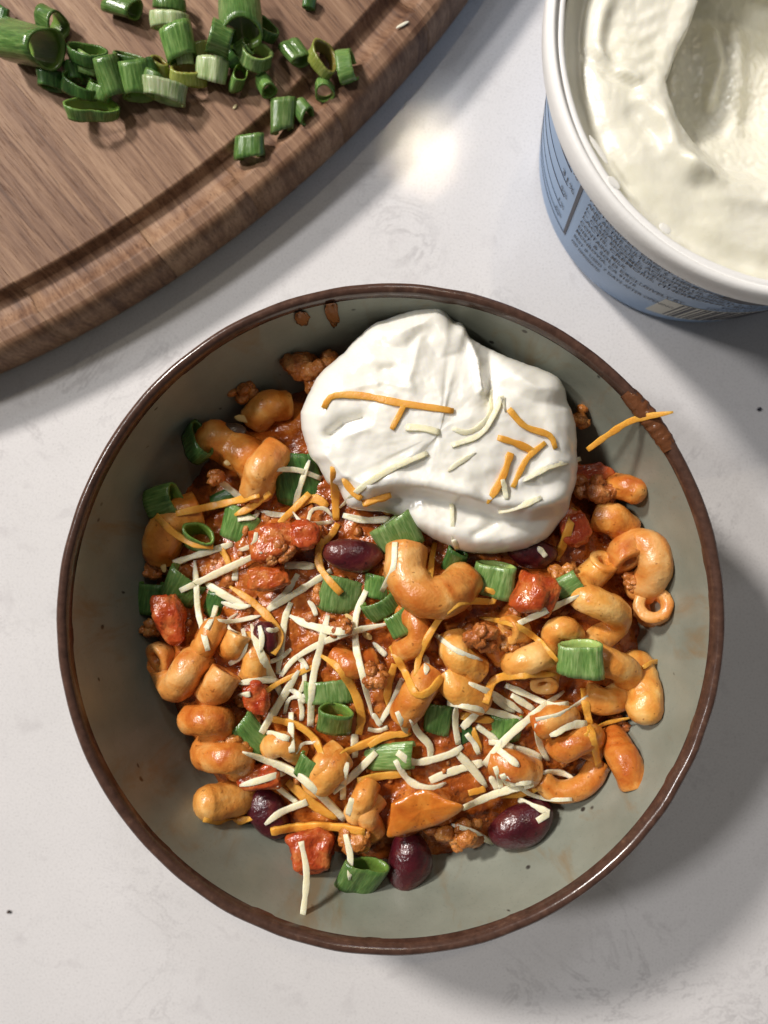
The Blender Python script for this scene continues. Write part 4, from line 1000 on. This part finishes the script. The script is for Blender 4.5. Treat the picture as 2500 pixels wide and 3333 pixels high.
 ('D1', 'W', 34, [(480, 1340), (520, 1390), (540, 1440)]), ('D1', 'W', 36, [(20, 1240), (60, 1300)]), ('D1', 'W', 34, [(275, 950), (285, 1000), (280, 1050)]), ('C6', 'W', 36, [(1470, 1240), (1530, 1250), (1590, 1230)]),
]
EXTRA = [('D3', 'O', 45, [(440, 755), (600, 640), (760, 550), (1020, 500)], 'orange shred reaching over the right rim of the bowl', (.042, .0595))]
for i, row in enumerate(SHREDS):
    c, colr, wd, pts = row[:4]; lab = row[4] if len(row) > 4 else None; k = CROP[c][2]
    if len(row) > 5: wd = row[5]
    q = [P(c, *p) for p in pts]
    on_cream = c == 'C5'
    kw = dict(curl=.45 if on_cream else .7, lift=-.0001 if on_cream else 0)
    if lab and 'bare bottom wall' in lab: kw['zfix'] = (.0445, .0485)
    if lab and 'standing off' in lab: kw.update(curl=.2, lift=.001)
    o = shred(WHITE if colr == 'W' else ORANGE, q, wd / k * (.80 if colr == 'W' else .90), i + 1, **kw)
    solid(o); m = q[len(q) // 2]
    if lab: tag(o, lab, 'cheese shred', 'shredded cheese on the chili')
    else:
        ln = sum(math.dist(a, b) for a, b in zip(q[:-1], q[1:])); st = math.dist(q[0], q[-1]) / ln
        sh = 'straight' if st > .985 else 'bent'; sz = 'short' if ln < 90 else 'long' if ln > 160 else 'medium'
        put(o, 'shred', f"{sz} {sh} {'white' if colr == 'W' else 'orange'} cheese shred", 'cheese shred', m[0], m[1], 'shredded cheese on the chili')
for i, (c, colr, wd, pts, lab, zf) in enumerate(EXTRA):
    o = shred(ORANGE, [P(c, *p) for p in pts], wd / CROP[c][2], 500 + i, zfix=zf)
    tag(o, lab, 'cheese shred', 'shredded cheese on the chili')

# ------------------------------------------------------------------ seeds and fragments in the sauce
for i, (c, x, y, a, b, ang, lab) in enumerate([
    ('C4', 725, 762, 115, 42, -12, 'flat pale seed beside the black bean'), ('C6', 243, 265, 75, 34, 100, 'pale seed standing by the left wall'),
    ('C4', 630, 1025, 48, 36, 0, 'tiny pale fleck on the sauce-smothered pasta'), ('E5', 740, 815, 110, 60, -30, 'yellow seed beside the bowed white shred'),
    ('E5', 590, 650, 200, 50, -35, 'yellow seed below the wide striped onion slice')]):
    px, py = P(c, x, y); z = hit(px, py, .03)
    o = lump('pale_seed', SEED, c, x, y, a, b, ang, .0, .35, 'seed', i, z=z + .0002); tag(o, lab, 'seed')

# ------------------------------------------------------------------ sauce on the bowl wall and rim
def film(name, mat, c, x, y, a, b, ang, z, lab):
    """a thin blob of sauce lying on the inner wall"""
    px, py = P(c, x, y); v = W(px, py, z); d = Vector((v.x - BX, v.y - BY)); phi = math.atan2(d.y, d.x)
    k = CROP[c][2]; s = (CAM_Z - z) / 2500; A, B = a / k / 2 * s, b / k / 2 * s; vs = []
    V, F = ICO3
    for q in V:
        f = 1 + .45 * noise.noise(q * 2.1 + Vector((x, 0, 0)))
        al = phi + q.x * A * f / .076; zz = z + q.y * B * 2.4 * f; rr = wall_r(min(zz, .0522)) - max(q.z, -.3) * .00028 * (1 + noise.noise(q * 4))
        vs.append((BX + rr * math.cos(al), BY + rr * math.sin(al), min(zz, .0535)))
    o = mesh(name, vs, F, mat); fix_normals(o); tag(o, lab, 'sauce stain')
film('sauce_drip', DRIP, 'C4', 1262, 165, 75, 150, 0, .0480, 'dried orange sauce drip on the inner wall near the dollop tip')
film('sauce_drip', DRIP, 'C4', 1075, 160, 80, 80, 0, .0490, 'small round orange sauce spot left of the sauce drip')
def rim_smear():
    a0 = math.atan2(1666.5 - 1265 - 0, 1) ; pts = []
    p0, p1 = P('D3', 730, 340), P('D3', 1040, 730)
    def ang(p): v = W(p[0], p[1], RZ); return math.atan2(v.y - BY, v.x - BX)
    t0, t1 = ang(p0), ang(p1); n = 46; sec = 9; vs = []; fs = []
    for i in range(n):
        f = i / (n - 1); t = t0 + (t1 - t0) * f; e = math.sin(math.pi * min(max(f, .03), .97)) ** .4
        for j in range(sec):
            u = R(-25 + 235 * j / (sec - 1)); k = .00195 + (.0006 * (1 + .7 * noise.noise(Vector((i * .33, j * .5, 2)))) * e - .0003)
            r = .0783 * BS + k * math.cos(u); z = .0532 + k * 1.05 * math.sin(u)
            vs.append((BX + r * math.cos(t), BY + r * math.sin(t), z))
    for i in range(n - 1):
        for j in range(sec - 1): fs.append((i * sec + j, i * sec + j + 1, (i + 1) * sec + j + 1, (i + 1) * sec + j))
    o = mesh('sauce_smear', vs, fs, RIMSAUCE); fix_normals(o); tag(o, 'brown sauce smear coating the upper right rim of the bowl', 'sauce stain')
rim_smear()

# ------------------------------------------------------------------ tub of sour cream
TX, TY, TH = .0970, .1077, .069
def cone_r(z): return .0490 + (.0575 - .0490) * (z - .002) / .060
def build_tub():
    root = empty('sour_cream_tub', (TX, TY, 0)); tag(root, 'open round tub with white rim and pale blue printed side, half full', 'tub')
    lathe('wall', [(0, .0006), (.044, .0006), (.0470, .0008), (.0486, .0020), (cone_r(.0035), .0035), (cone_r(.02), .02), (cone_r(.04), .04), (cone_r(.0625), .0625)], BLUE, root, 200)
    lathe('inner_wall', [(cone_r(.066) - .0012, .0665), (cone_r(.05) - .0012, .050), (cone_r(.03) - .0012, .03), (.047, .004), (0, .0035)], PLASTIC, root, 200)
    lathe('rim', [(cone_r(.061) + .0004, .0595), (.0590, .0600), (.0601, .0612), (.0607, .0630), (.0609, .0655), (.0607, .0676), (.0601, .0687), (.0593, .0690), (.0588, .0688), (.0585, .0680), (.0583, .0677), (.0580, .0677), (.0578, .0679), (.0571, .0680), (.0566, .0676), (.0564, .0660), (.0562, .0640)],
          PLASTIC, root, 220, lambda a, r, z: .00018 * nz(math.cos(a) * 7, math.sin(a) * 7, z * 200) if r < .058 else 0)
    return root
TUB = build_tub()
TWALL = [c for c in TUB.children if c.name.startswith('wall')][0]
def cone_at(px, py):
    """azimuth and height of the tub side seen at a picture point"""
    o = Vector((0, 0, CAM_Z)); best = None; prev = None
    for i in range(900):
        z = .0685 - i * .0685 / 900; v = W(px, py, z); d = math.hypot(v.x - TX, v.y - TY) - cone_r(z)
        if prev is not None and prev > 0 >= d: best = (math.atan2(v.y - TY, v.x - TX), z)
        prev = d
    return best
def on_cone(phi, z, off): r = cone_r(z) + off; return (r * math.cos(phi), r * math.sin(phi), z)
def patch(name, phi0, phi1, z0, z1, mat, off, parent=TWALL, n=None, slant=0.0):
    n = n or max(2, int(abs(phi1 - phi0) / .03) + 1); vs = []; fs = []
    for i in range(n + 1):
        p = phi0 + (phi1 - phi0) * i / n
        for z in (z0, z1): vs.append(on_cone(p, z, off))
        for z in (z0, z1): vs.append(on_cone(p, z, -.0003))
    for i in range(n):
        a, b = i * 4, i * 4 + 4; fs += [(a, b, b + 1, a + 1), (a + 2, a + 3, b + 3, b + 2), (a, a + 2, b + 2, b), (a + 1, b + 1, b + 3, a + 3)]
    fs += [(0, 1, 3, 2), (n * 4, n * 4 + 2, n * 4 + 3, n * 4 + 1)]
    return mesh(name, vs, fs, mat, parent, flat=True)
def print_text(body, phi0, zb, size, mat=INK, phi_end=None, bold=0.0):
    cu = bpy.data.curves.new('t', 'FONT'); cu.body = body; cu.size = size; cu.resolution_u = 2; cu.offset = bold
    ob = bpy.data.objects.new('t', cu); COL.objects.link(ob)
    dg = bpy.context.evaluated_depsgraph_get(); me = bpy.data.meshes.new_from_object(ob.evaluated_get(dg))
    bpy.data.objects.remove(ob); bpy.data.curves.remove(cu)
    if not len(me.vertices): return
    xs = [v.co.x for v in me.vertices]; wx = max(xs); f = 1.0
    if phi_end is not None: f = (phi_end - phi0) * cone_r(zb) / wx
    for v in me.vertices: v.co = on_cone(phi0 + v.co.x * f / cone_r(zb), zb + v.co.y, .00016)
    me.materials.append(mat); o = bpy.data.objects.new('printed_text', me); COL.objects.link(o); o.parent = TWALL
def build_prints():
    t, b = cone_at(*P('F1', 660, 690)), cone_at(*P('F1', 372, 1370))
    phi = (t[0] + b[0]) / 2; zt, zb = .0590, b[1]
    rr = .052
    # nutrition panel: frame, rules and figures
    patch('printed_line', phi - .022, phi, zb, zt, INK, .00012)
    patch('printed_line', phi - 1.15, phi - .022, zb, zb + .0004, INK, .00012)
    H = zt - zb
    for fz, th in ((.80, .0006), (.60, .00025), (.42, .0005), (.24, .00025), (.09, .00025)):
        patch('printed_line', phi - 1.12, phi - .10, zb + H * fz, zb + H * fz + th, INK, .00012)
    for fz, s in ((.83, '17%'), (.63, '31%'), (.45, '5%'), (.27, '1%'), (.12, '6%')):
        print_text(s, phi - .105 - .0075 * len(s) * 5.2 * .55, zb + H * fz, .0042 if fz > .5 else .0034)
    for fz, s in ((.83, 'Total Fat'), (.63, 'Sat. Fat'), (.45, 'Sodium'), (.27, 'Total Carb.'), (.12, 'Calcium')):
        print_text(s, phi - 1.0, zb + H * fz, .0036)
    # the ingredient text
    x0 = phi + .055
    rows = [('INGREDIENTS: CULTURED GRADE A', .0555, .0030, 1.00), ('PASTEURIZED CREAM, NONFAT MILK, LIVE', .0520, .0030, 1.02), ('AND ACTIVE CULTURES: S. THERMOPHILUS,', .0485, .0028, .86),
            ('L. BULGARICUS, L. ACIDOPHILUS, BIFIDUS,', .0452, .0028, .93), ('L. CASEI, ENZYMES (VEGETABLE RENNET), L.', .0419, .0028, .97), ('LACTIS, CREMORIS, (THERMOPHILUS)', .0386, .0028, .99),
            ('CONTAINS MILK.', .0340, .0034, .36), ('DIST. & SOLD EXCLUSIVELY BY', .0298, .0032, .74), ('MONROVIA, CA 91016', .0258, .0032, .47), ('BEST IF USED 7 DAYS AFTER OPENING', .0208, .0030, .74), ('KEEP REFRIGERATED', .0160, .0030, .26)]
    z_lo = cone_at(*P('F1', 420, 1440))
    k = 1.0
    for s, z, sz, wdt in rows: print_text(s, x0, z, sz, INK, x0 + wdt * .93, .00003)
    # bar code panel
    b0 = cone_at(*P('F2', 90, 610)); b1 = cone_at(*P('F2', 340, 480)); phiB = (b0[0] + b1[0]) / 2
    zb0, zb1 = max(b0[1], .0045), b1[1]
    patch('bar_code_panel', phiB, phiB + .78, zb0, zb1, PANEL, .00012)
    p = phiB + .10; rng = random.Random(3)
    while p < phiB + .74:
        wd = rng.choice([.008, .008, .014, .022]); patch('bar', p, p + wd, zb0 + .0012, zb1 - .0006, INK, .00024, n=1); p += wd + rng.choice([.009, .012, .02])
    for j in range(4): print_text(['LOT CODE AND SELL BY DATE ON LID', 'THIS CUP IS RECYCLABLE', 'RINSE BEFORE RECYCLING', 'NET WT 16 OZ (1 LB) 453g'][j], phiB + .2 + .04 * j, zb1 + .0018 + .0034 * j, .0032, NAVY, phiB + .80, .00006)
    g = cone_at(*P('F2', 1020, 455)); g = g or (phiB + .35, .045)
    vs = []; fs = []; z0, z1 = g[1] - .004, min(g[1] + .016, .0585); n = 10
    for i in range(n + 1):
        f = i / n; ph = g[0] + .6 * f; h = min(1, f * 4)
        for z in (g[1] - (g[1] - z0) * h, g[1] + (z1 - g[1]) * h): vs.append(on_cone(ph, z, .00014))
    for i in range(n): fs.append((i * 2, i * 2 + 2, i * 2 + 3, i * 2 + 1))
    mesh('printed_arrow', vs, fs, INK, TWALL, flat=True)
build_prints()

def tub_cream():
    na, nr = 300, 120; c = (TX, TY); Rm = .0557
    rr = np.linspace(.01, 1, nr) * Rm; th = np.linspace(0, 2 * math.pi, na, endpoint=False)
    RR, T = np.meshgrid(rr, th, indexing='ij'); wx = TX + RR * np.cos(T); wy = TY + RR * np.sin(T)
    z0 = .0625; d = CAM_Z - z0
    X = wx / d * 2500 + 1250; Y = 1666.5 - wy / d * 2500          # used only to lay out the spoon marks
    E = [(1250, -420), (1160, -200), (1150, 0), (1085, 190), (1005, 330), (962, 470), (932, 530), (955, 640), (985, 800), (1040, 930), (1130, 1050), (1240, 1140), (1340, 1215), (1480, 1240), (1609, 1262), (1900, 1230), (2250, 1000)]
    e = [P('F3', *p) for p in E]; poly = e + [P('F3', 2250, -420)]
    ins = inside(X, Y, poly); dd = dist_poly(X, Y, e); sd = np.where(ins, dd, -dd)
    top = smooth(P('F3', 0, 900)[1], P('F3', 0, 450)[1], Y)       # 1 = sheer fold near the top, 0 = soft lip below
    wdt = 25 + 130 * (1 - top); dep = .0175 * (.62 + .38 * top)
    Z = z0 - dep * smooth(-8, 1, 0) * smooth(0, 1, np.clip(sd / wdt, 0, 1)) - .004 * smooth(60, 420, sd)
    Z += .0016 * np.exp(-((sd + 26) / 30) ** 2) * (.5 + .5 * (1 - top))
    edge = Rm - RR
    Z -= .0022 * np.exp(-((edge - .0042) / .0028) ** 2) * smooth(0, .1, 1) * (sd < 0)
    Z += .0010 * np.exp(-(edge / .0012) ** 2)
    def ridge(pts, wp, h): return h * np.exp(-(dist_poly(X, Y, [P('F3', *p) for p in pts]) / wp) ** 2)
    Z += ridge([(1440, -60), (1480, 150), (1440, 400)], 30, .0030) + ridge([(1620, -60), (1640, 300), (1600, 600)], 40, .003)
    Z -= ridge([(440, 330), (560, 480), (740, 570)], 16, .0011); Z += ridge([(470, 300), (600, 440), (760, 520)], 14, .0008)
    Z -= ridge([(590, 120), (560, 300), (600, 420)], 26, .0010); Z += ridge([(560, -20), (500, 200), (500, 330)], 30, .0009)
    Z += ridge([(800, 660), (900, 800), (960, 1000), (1080, 1120)], 34, .0016); Z -= ridge([(740, 740), (820, 850), (880, 880)], 30, .0012)
    Z += ridge([(1100, 1080), (1190, 1130)], 28, .0016); Z -= ridge([(1180, 1210), (1330, 1260), (1560, 1290)], 24, .0007)
    for i in range(9):
        y = 20 + i * 60; Z += ridge([(620 + i * 8, y + 30), (760, y + 60), (900 - i * 6, y)], 16, .00022 * (1 if i % 2 else -1))
    Z += .0006 * fbm(X, Y, .006, 2) + .0002 * fbm(X, Y, .018, 5) + .00014 * fbm(X, Y, .05, 9) * (1 + 1.2 * (sd > 0))
    vs = [(x, y, z) for x, y, z in zip(wx.ravel(), wy.ravel(), Z.ravel())]; fs = []
    for j in range(nr - 1):
        for i in range(na):
            k = (i + 1) % na; fs.append((j * na + i, j * na + k, (j + 1) * na + k, (j + 1) * na + i))
    fs.append(tuple(range(na)))
    m = nr - 1                                                     # sides and bottom: a solid fill
    b0 = len(vs)
    for i in range(na): vs.append((TX + .0552 * math.cos(th[i]), TY + .0552 * math.sin(th[i]), .047))
    for i in range(na): vs.append((TX + .046 * math.cos(th[i]), TY + .046 * math.sin(th[i]), .0042))
    for i in range(na):
        k = (i + 1) % na; fs.append((m * na + i, m * na + k, b0 + k, b0 + i)); fs.append((b0 + i, b0 + k, b0 + na + k, b0 + na + i))
    fs.append(tuple(range(b0 + 2 * na - 1, b0 + na - 1, -1)))
    o = mesh('sour_cream', vs, fs, TUBCREAM); fix_normals(o); tag(o, 'creamy off-white sour cream filling the tub, scooped hollow on the right', 'sour cream')
tub_cream()
# smears of cream left on the rim of the tub
for i, (x, y, a, b, ang, lab) in enumerate([(600, 1195, 110, 50, -48, 'small ragged smear of cream on the left of the tub rim'), (935, 1495, 90, 55, -40, 'blob of cream on the tub rim near the bottom'),
        (500, 980, 220, 34, -57, 'long thin smear of cream along the upper left of the tub rim')]):
    o = lump('cream_smear', CREAM, 'F3', x, y, a, b, ang, 0, .16, 'blob', i, z=.0680); tag(o, lab, 'cream smear')

# ------------------------------------------------------------------ crumbs
for c, x, y, a, b, z, mat, lab in [('D3', 1600, 480, 30, 24, .0006, CRUMB, 'tiny dark crumb on the countertop right of the bowl'), ('S', 28, 2968, 12, 10, .0004, OLIVE, 'tiny brown crumb on the countertop at the lower left')]:
    o = lump('crumb', mat, c, x, y, a, b, 20, 0, .8, 'meat', x, z=z); tag(o, lab, 'crumb')
o = lump('onion_flake', m_plain('pale_flake', (.75, .72, .58), .5), 'S', 1310, 80, 46, 10, 28, 0, .4, 'seed', 3, z=.0186); tag(o, 'thin pale flake on the outer lip of the cutting board', 'flake')
o = lump('onion_flake', m_plain('yellow_flake', (.65, .55, .3), .5), 'S', 765, 347, 18, 10, 50, 0, .4, 'seed', 4, z=.0184); tag(o, 'tiny yellowish flake on the cutting board left of the groove', 'flake')

# ------------------------------------------------------------------ labels from look and place
def region(px, py):
    dx, dy = px - 1273, py - 2016
    if abs(px - 1440) < 400 and abs(py - 1400) < 380 and math.hypot((px - 1440) / 430, (py - 1400) / 400) < .95: return 'on the dollop'
    if math.hypot(dx, dy) < 300: return 'in the middle of the bowl'
    a = math.degrees(math.atan2(-dy, dx)) % 360
    return ['at the right of the bowl', 'at the upper right of the bowl', 'above the middle of the bowl', 'at the upper left of the bowl', 'at the left of the bowl',
            'at the lower left of the bowl', 'at the bottom of the bowl', 'at the lower right of the bowl'][int(((a + 22.5) % 360) // 45)]
fam = {}
for d in AUTO: fam.setdefault((d['words'], d['where'] or region(d['x'], d['y'])), []).append(d)
ORD = ['topmost', 'second from top', 'third from top', 'fourth from top', 'fifth from top', 'sixth from top', 'seventh from top', 'eighth from top', 'ninth from top']
for (words, where), ds in fam.items():
    ds.sort(key=lambda d: d['y'])
    for i, d in enumerate(ds):
        lab = f'{words} {where}'
        if len(ds) > 1: lab += ', ' + ('lowest' if i == len(ds) - 1 else ORD[i])
        tag(d['o'], lab, d['cat'], d['grp'])
